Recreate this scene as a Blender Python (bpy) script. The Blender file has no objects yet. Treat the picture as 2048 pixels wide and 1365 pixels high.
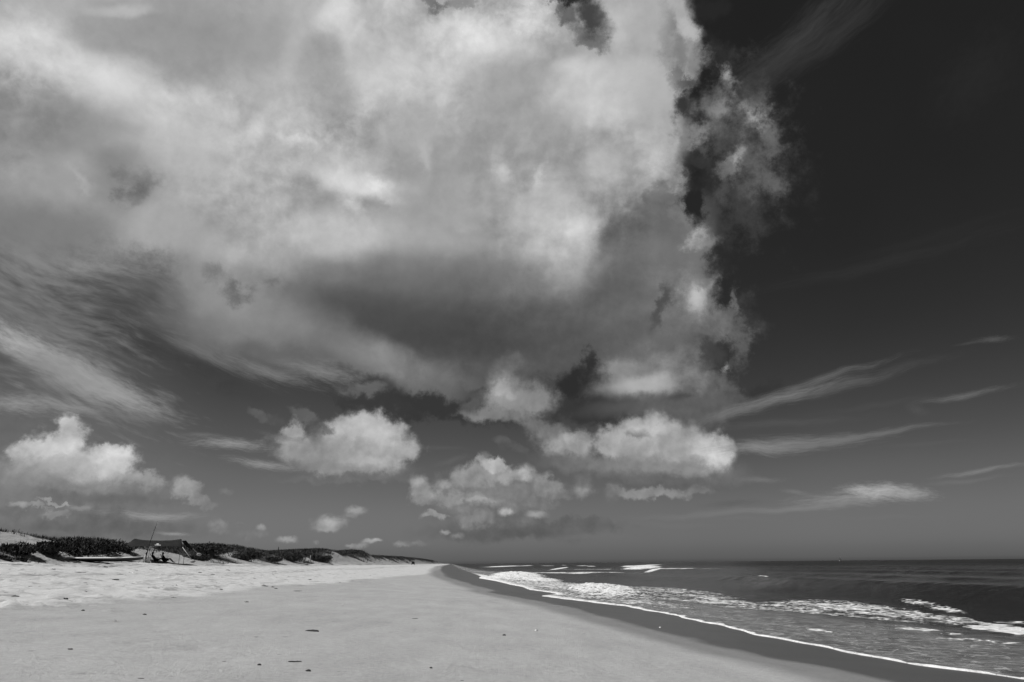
import bpy, bmesh, math, random
import numpy as np
from mathutils import Vector, Matrix

scene = bpy.context.scene
C = scene.collection
R = math.radians

# ------------------------------------------------------------------ camera
EYE = 2.4
cam_data = bpy.data.cameras.new("camera")
cam_data.sensor_width = 36.0
cam_data.lens = 36.0 * 1479.0 / 2048.0
cam_data.clip_start = 0.1
cam_data.clip_end = 60000
cam = bpy.data.objects.new("camera", cam_data)
C.objects.link(cam)
cam.matrix_world = Matrix.Translation((0, 0, EYE)) @ Matrix.Rotation(R(90 + 16.73), 4, 'X') @ Matrix.Rotation(R(-0.5), 4, 'Z')
scene.camera = cam

# ------------------------------------------------------------------ exposure, sun
scene.view_settings.view_transform = 'Standard'
scene.view_settings.look = 'None'
scene.view_settings.exposure = 0
scene.view_settings.gamma = 1
scene.view_settings.use_curve_mapping = False
scene.cycles.use_adaptive_sampling = True
scene.cycles.adaptive_threshold = 0.02
scene.cycles.adaptive_min_samples = 10
scene.cycles.max_bounces = 6
scene.cycles.diffuse_bounces = 2
scene.cycles.glossy_bounces = 3

SUN_EL, SUN_AZ = 52.0, -95.0          # degrees; azimuth clockwise from straight ahead (+Y)
sd = Vector((math.sin(R(SUN_AZ)) * math.cos(R(SUN_EL)), math.cos(R(SUN_AZ)) * math.cos(R(SUN_EL)), math.sin(R(SUN_EL))))
sun_data = bpy.data.lights.new("sun", 'SUN')
sun_data.energy = SUN_ENERGY = 4.6
sun_data.angle = R(0.53)
sun_data.color = (1.0, 0.995, 0.985)
sun = bpy.data.objects.new("sun", sun_data)
C.objects.link(sun)
sun.rotation_euler = sd.to_track_quat('Z', 'Y').to_euler()
sun.location = (0, 0, 50)

# ------------------------------------------------------------------ node helper
class NT:
    def __init__(s, tree):
        s.t = tree; s.n = tree.nodes; s.l = tree.links
    def put(s, sock, v):
        if v is None: return
        if isinstance(v, bpy.types.NodeSocket): s.l.new(v, sock)
        else: sock.default_value = v
    def math(s, op, a, b=None, c=None, clamp=False):
        n = s.n.new('ShaderNodeMath'); n.operation = op; n.use_clamp = clamp
        for i, v in enumerate((a, b, c)): s.put(n.inputs[i], v)
        return n.outputs[0]
    def vmath(s, op, a, b=None, c=None, scale=None):
        n = s.n.new('ShaderNodeVectorMath'); n.operation = op
        for i, v in enumerate((a, b, c)):
            if v is not None: s.put(n.inputs[i], v)
        if scale is not None: s.put(n.inputs['Scale'], scale)
        return n.outputs['Value'] if op in ('LENGTH', 'DOT_PRODUCT', 'DISTANCE') else n.outputs[0]
    def noise(s, vec, scale, detail=4, rough=0.5, color=False, lac=2.0, dist=0.0, dims='3D'):
        n = s.n.new('ShaderNodeTexNoise'); n.noise_dimensions = dims
        s.put(n.inputs['Vector'], vec); s.put(n.inputs['Scale'], scale)
        n.inputs['Detail'].default_value = detail; n.inputs['Roughness'].default_value = rough
        n.inputs['Lacunarity'].default_value = lac; n.inputs['Distortion'].default_value = dist
        return n.outputs['Color' if color else 'Fac']
    def voronoi(s, vec, scale, feature='F1', rand=1.0):
        n = s.n.new('ShaderNodeTexVoronoi'); n.feature = feature
        s.put(n.inputs['Vector'], vec); s.put(n.inputs['Scale'], scale); n.inputs['Randomness'].default_value = rand
        return n.outputs['Distance']
    def rng(s, v, a, b, c=0.0, d=1.0, smooth=True, clamp=True):
        n = s.n.new('ShaderNodeMapRange'); n.interpolation_type = 'SMOOTHSTEP' if smooth else 'LINEAR'; n.clamp = clamp
        for i, x in zip((0, 1, 2, 3, 4), (v, a, b, c, d)): s.put(n.inputs[i], x)
        return n.outputs[0]
    def mix(s, f, a, b):
        n = s.n.new('ShaderNodeMix'); n.data_type = 'FLOAT'
        s.put(n.inputs[0], f); s.put(n.inputs[2], a); s.put(n.inputs[3], b)
        return n.outputs[0]
    def vmix(s, f, a, b):
        n = s.n.new('ShaderNodeMix'); n.data_type = 'VECTOR'
        s.put(n.inputs[0], f); s.put(n.inputs[4], a); s.put(n.inputs[5], b)
        return n.outputs[1]
    def gray(s, v):
        n = s.n.new('ShaderNodeCombineColor')
        for i in range(3): s.put(n.inputs[i], v)
        return n.outputs[0]
    def attr(s, name):
        n = s.n.new('ShaderNodeAttribute'); n.attribute_name = name
        return n.outputs['Fac']
    def curve(s, v, pts):
        n = s.n.new('ShaderNodeFloatCurve'); s.put(n.inputs['Value'], v)
        c = n.mapping.curves[0]
        while len(c.points) < len(pts): c.points.new(0.5, 0.5)
        for p, (x, y) in zip(c.points, pts): p.location = (x, y)
        n.mapping.update()
        return n.outputs[0]

# ------------------------------------------------------------------ sky: clear-air sky, then clouds
# kind, azimuth, elevation, half-widths along and across (degrees), roll, brightness 0-255, opacity
CLOUDS = [
    ('w',24.66,36.09,8.111,1.191,22.3,64,0.9), ('w',28.1,35.89,7.743,0.888,21.5,56,0.85), ('w',21.99,34.34,4.424,0.779,19.4,58,0.7),
    ('w',27.89,19.99,8.562,0.554,3.5,50,0.8), ('w',31.32,21.05,6.238,0.336,2.9,46,0.6), ('w',36.33,30.57,3.467,1.928,34.4,46,0.5),
    ('s',-33.19,7.28,7.795,6.962,-60.5,118,0.45), ('s',-32.47,2.6,8.068,1.849,0.7,118,0.5), ('s',-33.51,18.42,6.811,3.916,-13.1,118,0.85),
    ('w',-27.09,20.21,4.341,1.743,-12,130,0.7), ('w',-35.15,19.42,2.349,0.944,-28.2,140,0.6), ('w',-33.06,17.5,2.717,0.709,-23.5,128,0.6),
    ('s',-33.29,20.8,1.259,0.725,1.1,76,0.8), ('w',-29.39,17.76,3.197,0.678,-17.2,76,0.75), ('w',-29.92,15.96,2.829,0.871,-16.2,78,0.8),
    ('w',-28.02,14.83,3.564,1.084,-19.1,72,0.8), ('w',-26.43,17.67,2.004,0.768,-13.6,84,0.7), ('w',-30.04,14.57,2.995,0.198,-22.9,112,0.7),
    ('w',-29.17,19.6,2.735,0.479,-7.6,152,0.85), ('w',-31.26,19.68,1.866,0.234,-13.5,140,0.7), ('s',-27.17,15.7,6.254,1.51,-18.6,68,0.85),
    ('s',-22.91,13.77,4.157,0.777,-17.8,66,0.7), ('w',-32.33,18.64,1.829,0.296,-18.3,150,0.6), ('w',-34.41,16.76,1.743,0.255,-17.1,80,0.6),
    ('w',-33.29,16.12,1.469,0.228,-11,84,0.6), ('w',-31.46,17.94,1.537,0.3,-12.4,86,0.6), ('w',-26.63,19.23,2.009,0.315,-8.4,90,0.6),
    ('w',-30.49,16.63,1.876,0.233,-17.6,120,0.6), ('w',-27.29,16.67,2.299,0.276,-13.7,98,0.6), ('w',-31.83,15.34,2.728,0.164,-15.9,124,0.6),
    ('w',-28.29,14.45,2.592,0.134,-23.1,118,0.7), ('m',-32.58,18.25,5.724,2.307,-12.4,146,0.6), ('m',-29.6,17.04,6.027,2.364,-15.8,74,0.75),
    ('m',-32.8,15.86,4.46,1.628,-14,128,0.6), ('m',-26.67,19.57,4.022,2.098,-10.4,96,0.6), ('m',-34.69,20.18,3.202,1.619,-10.9,142,0.5),
    ('w',-34.68,14.08,3.165,0.998,-20.5,178,1), ('w',-30.94,12.36,4.004,1.094,-22.4,168,1), ('w',-28.66,11.31,3.784,0.861,-16.5,160,0.95),
    ('m',-31.34,12.04,5.479,1.924,-20.9,150,0.6), ('w',-32.59,12.56,3.261,0.765,-17.8,140,0.7), ('w',-34.57,9.98,2.458,0.63,-3.6,152,0.85),
    ('w',-31.65,10.18,2.919,0.454,-5.9,148,0.8), ('s',-35.28,13.11,1.267,0.379,-6.2,84,0.8), ('w',-33.08,11.12,1.462,0.313,-18.6,105,0.7),
    ('w',-28,9.83,2.789,0.338,-2.1,115,0.6), ('w',-35.05,12.08,1.122,0.309,-16,95,0.7), ('c',-22.16,32.92,29.631,12.073,6.7,168,1),
    ('c',4.88,33.61,11.669,10.399,88.6,172,1), ('c',10.53,38.35,6.712,6.265,-10.4,168,1), ('c',-0.52,24.15,15.576,9.142,-0.2,150,1),
    ('c',-11.58,21.16,14.719,7.018,-7.4,140,1), ('c',-20.02,20.44,6.978,4.031,-11,140,0.9), ('c',11.23,19.48,7.216,5.549,86.2,115,1),
    ('c',-5.8,16.41,12,2.699,-3.7,95,0.95), ('c',12.91,25.74,2.585,1.829,86.2,120,0.9), ('s',-35.59,21.95,4.896,1.927,2.5,128,0.8),
    ('e',5.7,41.2,2.604,0.639,-3.2,44,1), ('e',7.84,39.9,1.556,1.104,-4.6,64,0.95), ('e',7.16,38.63,1.511,0.61,-16.4,92,0.7),
    ('e',5.41,40.05,0.646,0.586,-3.5,80,0.7), ('e',-7.29,41.19,1.018,0.383,3.4,80,0.8), ('e',-4.59,41.37,1.867,0.255,2,130,0.6),
    ('q',14.12,38.61,1.43,0.789,84.3,122,0.8), ('q',15.23,36.8,1.289,0.993,-9.9,128,0.8), ('e',14.45,35.56,0.838,0.579,51.6,96,0.7),
    ('e',15.27,34.84,0.932,0.475,-8.2,70,0.8), ('e',14.94,33.36,0.926,0.827,-13.2,56,0.9), ('s',-39.22,34.09,3.908,1.267,21.1,176,0.9),
    ('s',-38.04,32.23,2.73,1.45,21.7,212,0.95), ('s',-36.49,32.29,1.663,1.224,6.2,210,0.8), ('s',-28.57,35.99,5.537,2.62,15.3,150,0.95),
    ('s',-26.27,34.6,4.146,1.754,13.4,156,0.8), ('s',-32.52,36.69,1.744,0.413,16.9,186,0.7), ('s',-34.58,31.62,2.488,1.261,-0.8,198,0.9),
    ('s',-31.16,31.29,2.28,1.654,-7.9,210,0.95), ('s',-27.85,30.43,2.121,1.39,7.2,203,0.9), ('s',-24.33,30.31,2.624,1.851,13.8,194,0.9),
    ('s',-35.44,27.78,5.056,1.706,16.5,146,0.95), ('s',-36.09,26.37,4.479,1.243,16.1,142,0.8), ('s',-35.44,24.44,4.464,1.138,14.8,158,0.9),
    ('f',-32.68,25.02,1.112,0.365,-27.1,188,0.55), ('s',-29.82,25.6,2.338,1.661,15.5,132,0.8), ('v',-29.11,26.02,1.024,0.928,28,110,0.8),
    ('v',-29.64,25.09,0.934,0.667,15.1,88,0.85), ('v',-30.73,26.24,0.793,0.46,14.6,118,0.7), ('s',-29.31,23.99,1.331,1.009,15.1,130,0.5),
    ('s',-30.74,26.75,1.326,0.59,13.9,132,0.6), ('s',-27.5,23.23,2.095,1.174,0.9,168,0.9), ('s',-34.1,21.96,2.982,0.976,7.5,128,0.6),
    ('s',-24.94,22.32,3.485,1.132,-6.2,164,0.9), ('s',-22.23,28.77,5.701,2.766,10.1,180,0.9), ('s',-19.89,33.98,3.639,2.008,10.2,176,0.9),
    ('s',-18.78,38.79,2.968,2.536,15.4,182,0.9), ('s',-16.52,39.77,1.507,1.117,15.1,210,0.9), ('s',-22.41,37.83,2.041,1.876,28.4,160,0.8),
    ('s',-16.7,35.13,2.019,1.508,-87.2,162,0.9), ('s',-14.48,34.04,1.781,1.372,9.1,152,0.9), ('s',-17.35,37.38,1.018,0.652,9.7,160,0.6),
    ('f',-17.92,30.75,1.744,0.461,-5.1,198,0.8), ('s',-11.81,39.03,3.571,2.605,7.1,192,0.9), ('s',-14.88,38.69,2.018,1.008,-55.1,206,0.7),
    ('s',-13.39,36.54,2.011,1.302,-86.8,176,0.7), ('s',-10.04,39.51,2.712,1.3,5,176,0.6), ('f',-5.93,39.38,2.752,0.92,2.7,204,0.8),
    ('s',-2.48,38.82,4.14,1.064,0.9,214,0.9), ('f',1.38,40.33,2.048,0.781,-1,212,0.8), ('s',-6.28,35.89,2.463,1.923,69,206,0.9),
    ('s',-10.73,36.12,2.642,2.374,10.6,194,0.9), ('s',-4.05,37,2.719,1.361,1.8,200,0.7), ('s',-0.22,34.1,4.465,3.882,0.5,162,0.95),
    ('s',0.86,32.13,3.968,2.16,-0.7,157,0.9), ('s',8.27,34.81,3.529,2.255,-4.7,200,0.9), ('s',6.4,37.17,1.804,0.677,-3.5,198,0.7),
    ('s',11.1,34.56,2.175,2.069,-14.8,190,0.9), ('s',12.36,31.62,3.19,2.115,86,170,0.9), ('f',10.2,39.7,1.944,1.357,85.7,190,0.7),
    ('s',13.31,39.36,1.937,1.772,88.9,172,0.8), ('p',16.45,37.95,1.04,0.836,-4.5,178,0.9), ('f',-11.92,32.83,1.059,0.935,-65.1,192,0.7),
    ('f',-7.34,30.64,1.319,0.852,-67.3,196,0.8), ('s',-14.13,29.48,2.887,1.434,6.2,192,0.9), ('s',-12.2,28.5,3.293,0.807,-5.6,206,0.9),
    ('f',-10.07,27.63,1.783,0.532,-20.9,208,0.8), ('f',-13.41,26.12,1.418,0.607,-21.7,202,0.8), ('s',-8.35,32.1,2.6,1.784,4.3,172,0.8),
    ('f',-0.92,29.33,1.549,0.78,89.6,194,0.8), ('f',2.81,29.28,1.327,0.433,88.5,194,0.7), ('s',3.77,26.72,2.553,2.25,-2.5,188,0.9),
    ('s',5.39,24.77,1.74,1.425,88.2,198,0.9), ('s',7.74,29.67,1.465,1.45,-57.6,188,0.9), ('s',0.99,26.41,2.131,1.882,-0.6,182,0.9),
    ('f',-4.76,26.3,1.815,0.694,-22.8,188,0.7), ('s',1.56,22.98,2.508,1.913,-1,188,0.9), ('s',4.46,22.14,2.899,1.608,-2.1,180,0.9),
    ('s',-0.54,21.08,1.656,1.155,-0.2,168,0.7), ('s',-3.5,28.27,3.866,2.228,1.2,168,0.7), ('s',-7.3,26.66,3.369,1.493,2.7,162,0.7),
    ('s',-13.38,24.41,5.225,2.079,4.8,184,0.9), ('s',-14.09,23.05,2.618,1.861,5.6,180,0.9), ('s',-18.91,24.59,4.601,2.314,7.4,180,0.9),
    ('s',-4.72,24.3,4.607,1.139,1.3,164,0.7), ('s',-20.11,21.34,3.696,1.095,-3.1,164,0.9), ('s',-22.9,20.09,2.481,0.899,-7.8,150,0.9),
    ('s',-5.92,21.98,6.181,1.529,1.6,136,0.9), ('s',-6.68,19.66,10.957,2.304,1.7,106,0.9), ('s',-14.65,19.82,2.325,1.874,4.9,120,0.7),
    ('s',-13.32,17.08,6.169,1.738,-2.6,96,0.9), ('s',-5.02,17.58,11.701,1.775,-0.9,82,0.95), ('s',-2.59,16.75,8.076,1.006,0.2,76,0.9),
    ('s',5.51,17.29,4.827,1.929,-2,92,0.95), ('s',8.86,20.01,3.223,2.292,-3.5,102,0.9), ('s',13.1,23.11,2.645,2.608,-30.9,116,0.9),
    ('s',13.89,25.27,1.852,1.475,-7.5,112,0.9), ('s',-15.53,16,4.521,1.496,-11.2,112,0.8), ('s',-19.02,17.59,4.036,1.472,-9.9,142,0.8),
    ('s',-22.71,18.31,2.115,1.439,-14.2,150,0.8), ('v',-23.3,20.48,1.128,0.575,-22.9,118,0.75), ('v',-19.18,20.12,0.744,0.44,6.3,116,0.6),
    ('v',-21.37,19.26,1.01,0.652,6.8,104,0.8), ('s',-23.24,16.8,3.128,1.431,-9.5,128,0.8), ('s',-24.9,19.11,1.717,1.063,-13.3,140,0.7),
    ('s',-18.04,14.71,4.03,0.662,-14.1,115,0.8), ('w',-22.63,14.34,4.185,0.426,-19.6,120,0.7), ('w',-18.68,13.74,3.992,0.437,-16.3,128,0.8),
    ('w',-14.63,13.8,3.008,0.747,-13,138,0.8), ('s',-9.9,14.84,3.506,1.069,-17.6,142,0.9), ('s',-6.14,13.9,2.761,1.076,-10.7,116,0.9),
    ('p',-11.92,12.79,1.907,0.528,-7.9,112,0.7), ('w',-18,14.27,2.561,0.294,-14.3,82,0.6), ('q',12.38,25.23,1.385,1.334,-15.6,112,0.95),
    ('q',12.61,22.02,1.754,1.503,-6.3,116,0.9), ('q',13.06,20.1,1.179,1.131,-7.8,112,0.8), ('e',11.83,18.98,1.675,0.549,67.1,72,0.8),
    ('e',12.55,15.96,1.542,1.515,6.8,98,0.6), ('q',14.93,23.9,0.951,0.813,-8.5,168,0.95), ('q',15.82,23.35,1.177,0.516,-15.7,132,0.9),
    ('q',14.2,25.61,0.883,0.644,86,130,0.7), ('q',14.58,19.51,1.73,1.313,-81.3,164,0.98), ('s',14.54,19.59,0.903,0.618,-81.7,186,0.8),
    ('q',15.95,20.58,0.924,0.67,-6.4,142,0.9), ('q',13.08,17.82,1.319,1.286,-2.9,124,0.8), ('q',15.97,17.88,1.666,0.748,8.5,130,0.95),
    ('q',17.3,17.16,1.266,1.114,-5.1,126,0.95), ('q',17.73,18.53,1.111,0.374,84.2,116,0.9), ('q',18.45,16.78,0.443,0.441,68.5,96,0.8),
    ('q',18.1,15.52,1.109,0.659,83.9,104,0.85), ('q',14.76,15.8,0.751,0.605,84.3,108,0.8), ('e',15.45,15.07,1.124,1.048,-0.6,66,0.9),
    ('e',14.69,14.11,0.9,0.6,-3.4,72,0.7), ('q',13.29,15.53,1.662,0.841,85.4,112,0.8), ('q',16.68,13.85,0.669,0.478,83.7,138,0.9),
    ('q',16.64,12.66,0.745,0.727,58.2,102,0.8), ('q',14.92,12.41,1.631,1.269,-1.9,100,0.85), ('q',17.76,11.47,1.219,0.514,-3.7,86,0.8),
    ('q',16.25,11.58,0.964,0.873,78.2,90,0.7), ('e',17.33,14.47,0.816,0.44,84.1,84,0.6), ('e',19.26,12.09,1.417,1.095,-2.4,52,0.7),
    ('e',4.88,13.26,2.045,1.235,27.1,46,1), ('e',6.06,14.95,1.309,0.635,87.6,48,0.95), ('e',7.03,11.2,4.256,0.916,-6.7,54,1),
    ('e',-6.09,11.48,5.457,0.916,-5.2,55,1), ('e',-10.34,11.63,3.063,0.604,-8.3,58,0.8), ('e',3.74,11.82,1.178,0.614,-1.1,58,0.8),
    ('q',6.97,14.15,0.63,0.614,6.2,76,0.8), ('p',-0.98,14.43,1.237,1.199,-89.9,112,0.8), ('p',-0.59,12.77,2.06,1.619,-0.4,148,0.95),
    ('p',-0.98,13.27,0.874,0.617,-0.3,172,0.7), ('p',1.78,12.55,1.819,1.31,-0.7,140,0.9), ('p',-1.58,11.35,2.437,0.614,-0.2,128,0.9),
    ('p',2.6,10.31,2.409,0.845,-22.4,118,0.95), ('p',-3.36,12.2,0.922,0.63,-89.3,100,0.6), ('p',3.27,9.08,1.929,0.916,-20.4,132,0.9),
    ('p',4.22,8.38,2.231,1.061,-8.7,152,0.95), ('p',5.2,8.97,1.311,0.834,-0.8,164,0.7), ('p',0.16,8.82,1.55,0.381,-18.1,90,0.7),
    ('s',4.38,7.36,2.299,0.527,-1,108,0.8), ('p',10.47,13.8,4.169,1.598,-2.8,136,0.95), ('s',10.42,13.12,3.078,0.76,-2.8,176,0.95),
    ('p',8.55,14.35,1.956,0.689,-2.5,138,0.8), ('s',10.71,11.59,4.189,0.605,-2.6,96,0.8), ('e',17.01,21.96,1.307,0.959,-24.6,40,0.85),
    ('v',15.62,21.18,1.317,0.819,-6.2,116,0.7), ('v',17.99,17.39,1.85,1.482,84.1,104,0.6), ('v',19.23,28.59,5.291,3.919,85.4,74,0.8),
    ('v',20.31,30.88,3.449,2.947,88.6,94,0.8), ('v',19.28,25.7,2.517,2.304,-88.4,74,0.75), ('v',17.63,32.01,2.422,2.034,87.7,106,0.8),
    ('v',18.53,35.97,2.078,0.989,-10,66,0.6), ('v',18.78,34.65,0.904,0.601,-11,170,0.9), ('v',18.48,32.99,1.376,0.822,-23,142,0.9),
    ('v',17.8,34.13,1.239,0.675,-9.7,112,0.8), ('v',20.86,31.41,1.26,0.954,-13.2,172,0.95), ('v',21.63,30.47,1.51,1.16,85.6,122,0.8),
    ('v',21.53,32.56,0.876,0.628,84.6,100,0.8), ('v',18.88,29,1.272,0.708,59.5,168,0.95), ('v',18.06,28.04,1.108,0.783,-9.8,132,0.8),
    ('v',16.37,31.13,1.261,0.737,71.3,142,0.9), ('v',20.74,28.17,1.754,1.154,84.2,112,0.8), ('v',21.5,26.61,0.988,0.83,87.4,104,0.8),
    ('v',19.38,31.38,0.959,0.688,-11.5,92,0.7), ('v',17.92,26.8,1.577,0.708,72.6,92,0.7), ('v',15.87,25.05,0.633,0.512,-8.8,70,0.5),
    ('e',15.36,33.31,0.839,0.689,-10.8,50,0.9), ('e',15.18,26.6,1.674,0.804,75.6,38,1), ('v',16,31.47,1.241,1.184,-25,142,0.9),
    ('v',16.76,35.98,1.097,0.665,-9.5,150,0.8), ('e',17.84,30.39,1.063,0.875,52.3,78,0.6), ('e',18.6,39.55,1.281,1.13,-15.6,40,0.9),
    ('e',16.15,29.03,0.798,0.507,-30.3,54,0.8), ('v',14.01,28.02,0.573,0.435,-7.9,160,0.8), ('v',14.42,28.88,0.741,0.717,-26.6,150,0.6),
    ('l',-31.48,3.25,4.138,0.941,1,112,0.8), ('l',-27.1,2.85,2.397,0.846,0,104,0.8), ('s',-28.5,2.29,5.236,0.576,0.6,98,0.7),
    ('l',-31.15,8.34,1.188,0.969,-73.8,188,0.97), ('l',-32.13,7.29,1.846,1.094,1.5,192,0.97), ('l',-33.29,7.02,0.987,0.819,-7.2,182,0.95),
    ('l',-29.4,6.71,2.061,1.185,0.9,180,0.95), ('l',-28.16,6.88,1.452,1.129,-3.8,202,0.97), ('l',-30.44,5.84,4.043,1.158,-2.2,166,0.95),
    ('l',-26.22,5.63,1.392,0.591,-12,150,0.9), ('s',-31.96,7.44,1.684,0.452,3.7,206,0.7), ('s',-28.93,6.57,0.957,0.615,-34.2,206,0.7),
    ('l',-28.47,7.6,1.023,0.401,2.8,208,0.7), ('s',-31.38,6.44,1.974,0.387,3.1,180,0.6), ('s',-29.9,5.05,4.647,0.514,-2.2,124,0.85),
    ('s',-29.96,4.47,4.904,0.384,-1.4,104,0.85), ('s',-33.44,5.37,1.62,1.243,-5.8,135,0.6), ('l',-23.45,4.94,0.864,0.661,-22.5,148,0.9),
    ('t',-23.95,5.61,0.74,0.549,-3.6,162,0.9), ('l',-22.53,4.45,1,0.367,-15,134,0.8), ('t',-20.93,5.01,0.545,0.236,-10,118,0.6),
    ('t',-33.25,3.85,0.552,0.213,0.7,162,0.9), ('l',-31.37,4.01,0.895,0.126,-1.7,152,0.85), ('l',-32.32,3.72,0.652,0.156,1.4,142,0.8),
    ('l',-31.15,3.32,0.834,0.315,0.3,140,0.8), ('t',-29.86,3.73,0.658,0.184,1,140,0.7), ('w',-25.48,3.34,2.943,0.297,-1.2,152,0.95),
    ('l',-27.71,3.01,0.891,0.453,-1.2,108,0.8), ('w',-24.1,2.17,1.074,0.132,-3.9,160,0.8), ('w',-31.15,1.97,1.397,0.184,-5.1,118,0.7),
    ('w',-25.2,4.89,0.563,0.084,1.6,112,0.6), ('t',-21.17,2.7,0.607,0.467,-7.1,142,0.9), ('t',-21.07,2.36,0.641,0.312,-1.2,124,0.9),
    ('t',-18.35,2.54,0.391,0.238,-2.4,165,0.9), ('t',-18.56,2.23,0.7,0.356,-1.4,120,0.9), ('t',-19.39,2.02,0.54,0.392,-5.4,118,0.9),
    ('t',-16.48,1.75,0.674,0.239,-0.6,158,0.9), ('t',-13.58,2.92,1.107,0.572,-1,172,0.9), ('t',-13.91,2.53,0.897,0.244,-0.2,150,0.9),
    ('t',-11.76,3.82,0.877,0.332,-0.1,156,0.9), ('t',-12.17,3.5,0.582,0.206,-0.2,130,0.9), ('t',-19.79,2.78,0.308,0.158,-1.2,120,0.9),
    ('t',-14.48,1.58,0.243,0.16,-3.1,140,0.9), ('t',-10.82,1.64,0.499,0.204,-0.8,160,0.9), ('t',-10.17,1.71,0.459,0.164,-0.6,168,0.9),
    ('t',-11.99,1.36,0.37,0.162,-1,150,0.9), ('t',-11.27,1.36,0.579,0.203,-0.6,140,0.9), ('t',-8.44,1.42,0.631,0.205,-0.5,144,0.9),
    ('t',-7.16,1.45,0.762,0.206,-0.5,124,0.9), ('l',-19.12,10.6,1.076,0.428,-22.8,94,0.8), ('l',-15.82,10.69,1.105,0.512,-18.1,98,0.8),
    ('t',-17.66,10.13,0.838,0.411,-28.2,84,0.7), ('l',-14.64,8.4,3.345,1.25,1.3,138,0.9), ('l',-16.61,9.62,0.924,0.741,33.3,160,0.9),
    ('l',-16.38,8.42,1.226,0.724,-9.6,162,0.9), ('l',-12.32,9.69,2.313,1.269,0.9,176,0.97), ('l',-10.06,9.6,2.057,1.345,-19.1,176,0.97),
    ('l',-11.5,8.11,3.721,1.04,1,166,0.95), ('l',-8.69,8.42,1.516,0.9,0.1,160,0.9), ('l',-12.35,6.73,2.931,0.515,3.9,148,0.9),
    ('t',-15.01,9.46,0.935,0.67,-84.1,96,0.6), ('s',-10.9,7.38,1.861,0.519,0.8,184,0.8), ('s',-12.52,9.84,1.491,0.597,1.3,188,0.7),
    ('s',-9.85,9.08,1.512,0.6,0.8,186,0.6), ('s',-14.21,7.31,1.814,0.586,1.1,140,0.7), ('s',-12.32,6.14,3.288,0.22,3.8,128,0.6),
    ('w',-21.16,8.3,2.547,0.389,-0.6,154,0.9), ('w',-23.06,8.84,1.335,0.174,-5.3,118,0.7), ('w',-18.8,6.97,2.441,0.319,-6.4,150,0.9),
    ('w',-17.57,9.03,1.787,0.217,-7.9,112,0.6), ('w',-5.63,8.37,2.306,0.189,-4.6,92,0.6), ('w',-4.66,7.32,1.525,0.226,13.9,100,0.7),
    ('l',-1.97,5.18,4.949,1.561,-0.4,126,0.85), ('l',-0.65,2.96,4.521,0.95,-0.5,104,0.8), ('s',-0.65,2.2,4.878,0.508,-0.5,92,0.8),
    ('l',-7.15,5.19,1.056,0.955,-14.3,146,0.9), ('t',-7.25,6.04,0.694,0.512,-1.3,156,0.9), ('l',-6.76,4.53,0.899,0.441,-0.4,128,0.8),
    ('l',-2.08,6.68,2.301,0.826,-0.3,152,0.9), ('l',-1.58,7.28,1.001,0.527,-10,182,0.9), ('t',-2.16,7.92,0.532,0.391,-19.2,130,0.7),
    ('t',0.91,6.58,0.75,0.734,3.5,184,0.95), ('t',-0.47,6.41,0.882,0.517,-0.5,170,0.8), ('t',-5.21,5.82,0.611,0.428,-0.9,166,0.8),
    ('l',-3.31,6.12,1.527,0.747,-0.3,146,0.8), ('l',2.61,5.63,1.369,0.822,-10,136,0.9), ('l',3.55,4.94,1.285,0.446,-10.4,124,0.8),
    ('l',-3.67,4.71,3.032,0.517,-4.1,142,0.85), ('l',-2.91,4.6,1.516,0.222,-0.3,160,0.7), ('t',5.18,5.22,0.87,0.554,-0.2,150,0.9),
    ('t',5.4,6.03,0.786,0.685,2.3,112,0.8), ('l',1.64,4.41,1.895,0.37,-5.5,122,0.7), ('l',-5.91,3.5,1.049,0.255,-4.1,150,0.9),
    ('t',-4.04,3.97,0.78,0.423,-0.6,140,0.8), ('l',-2.91,3.31,1.506,0.512,-0.4,130,0.8), ('t',-0.57,3.77,0.653,0.338,-0.5,192,0.9),
    ('t',-0.18,4.17,0.61,0.34,-0.5,140,0.7), ('t',1.85,3.53,0.868,0.338,-0.5,150,0.9), ('t',1.05,2.77,0.606,0.503,0.1,118,0.6),
    ('t',-5.18,2.26,0.386,0.208,-0.8,160,0.8), ('t',-4.24,2.01,0.6,0.249,-0.6,140,0.8), ('s',0.85,2.04,1.5,0.362,-0.5,88,0.6),
    ('l',4.98,2.72,3.357,0.509,-3.6,94,0.6), ('w',5.69,1.77,3.338,0.252,0.3,112,0.8), ('l',11.25,8.3,4.464,1.941,-6.7,158,0.9),
    ('l',10.23,9.95,2.276,0.902,2.9,172,0.97), ('l',8.26,8.73,1.75,1.279,-0.4,164,0.95), ('l',10.9,8.68,2.996,1.494,-1.6,170,0.95),
    ('l',13.55,9.2,1.27,1.098,71.2,160,0.9), ('l',14.61,7.79,1.742,1.464,2.9,182,0.97), ('s',15.29,7.28,0.936,0.8,4.3,206,0.85),
    ('s',10.97,9.69,1.355,0.45,-2.2,192,0.7), ('s',13.08,7.85,1.102,0.885,1.3,190,0.6), ('s',8.25,8.58,0.988,0.602,-1,178,0.6),
    ('l',9.73,9.29,0.98,0.377,-11.8,116,0.7), ('s',11.5,6.44,4.412,0.59,-5.8,122,0.85), ('s',11.82,5.8,4.023,0.367,-4.7,92,0.7),
    ('l',10.3,5,3.166,0.513,-3.3,140,0.9), ('t',7.51,5.06,0.862,0.678,54.8,122,0.7), ('l',13.95,5.08,1.221,0.433,-1.4,118,0.8),
    ('l',11.97,10.51,3.379,0.976,-2.6,98,0.75), ('l',14.56,10.38,1.839,1.484,-0.2,94,0.7), ('t',9.4,10.05,0.99,0.679,-1.1,176,0.9),
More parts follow.
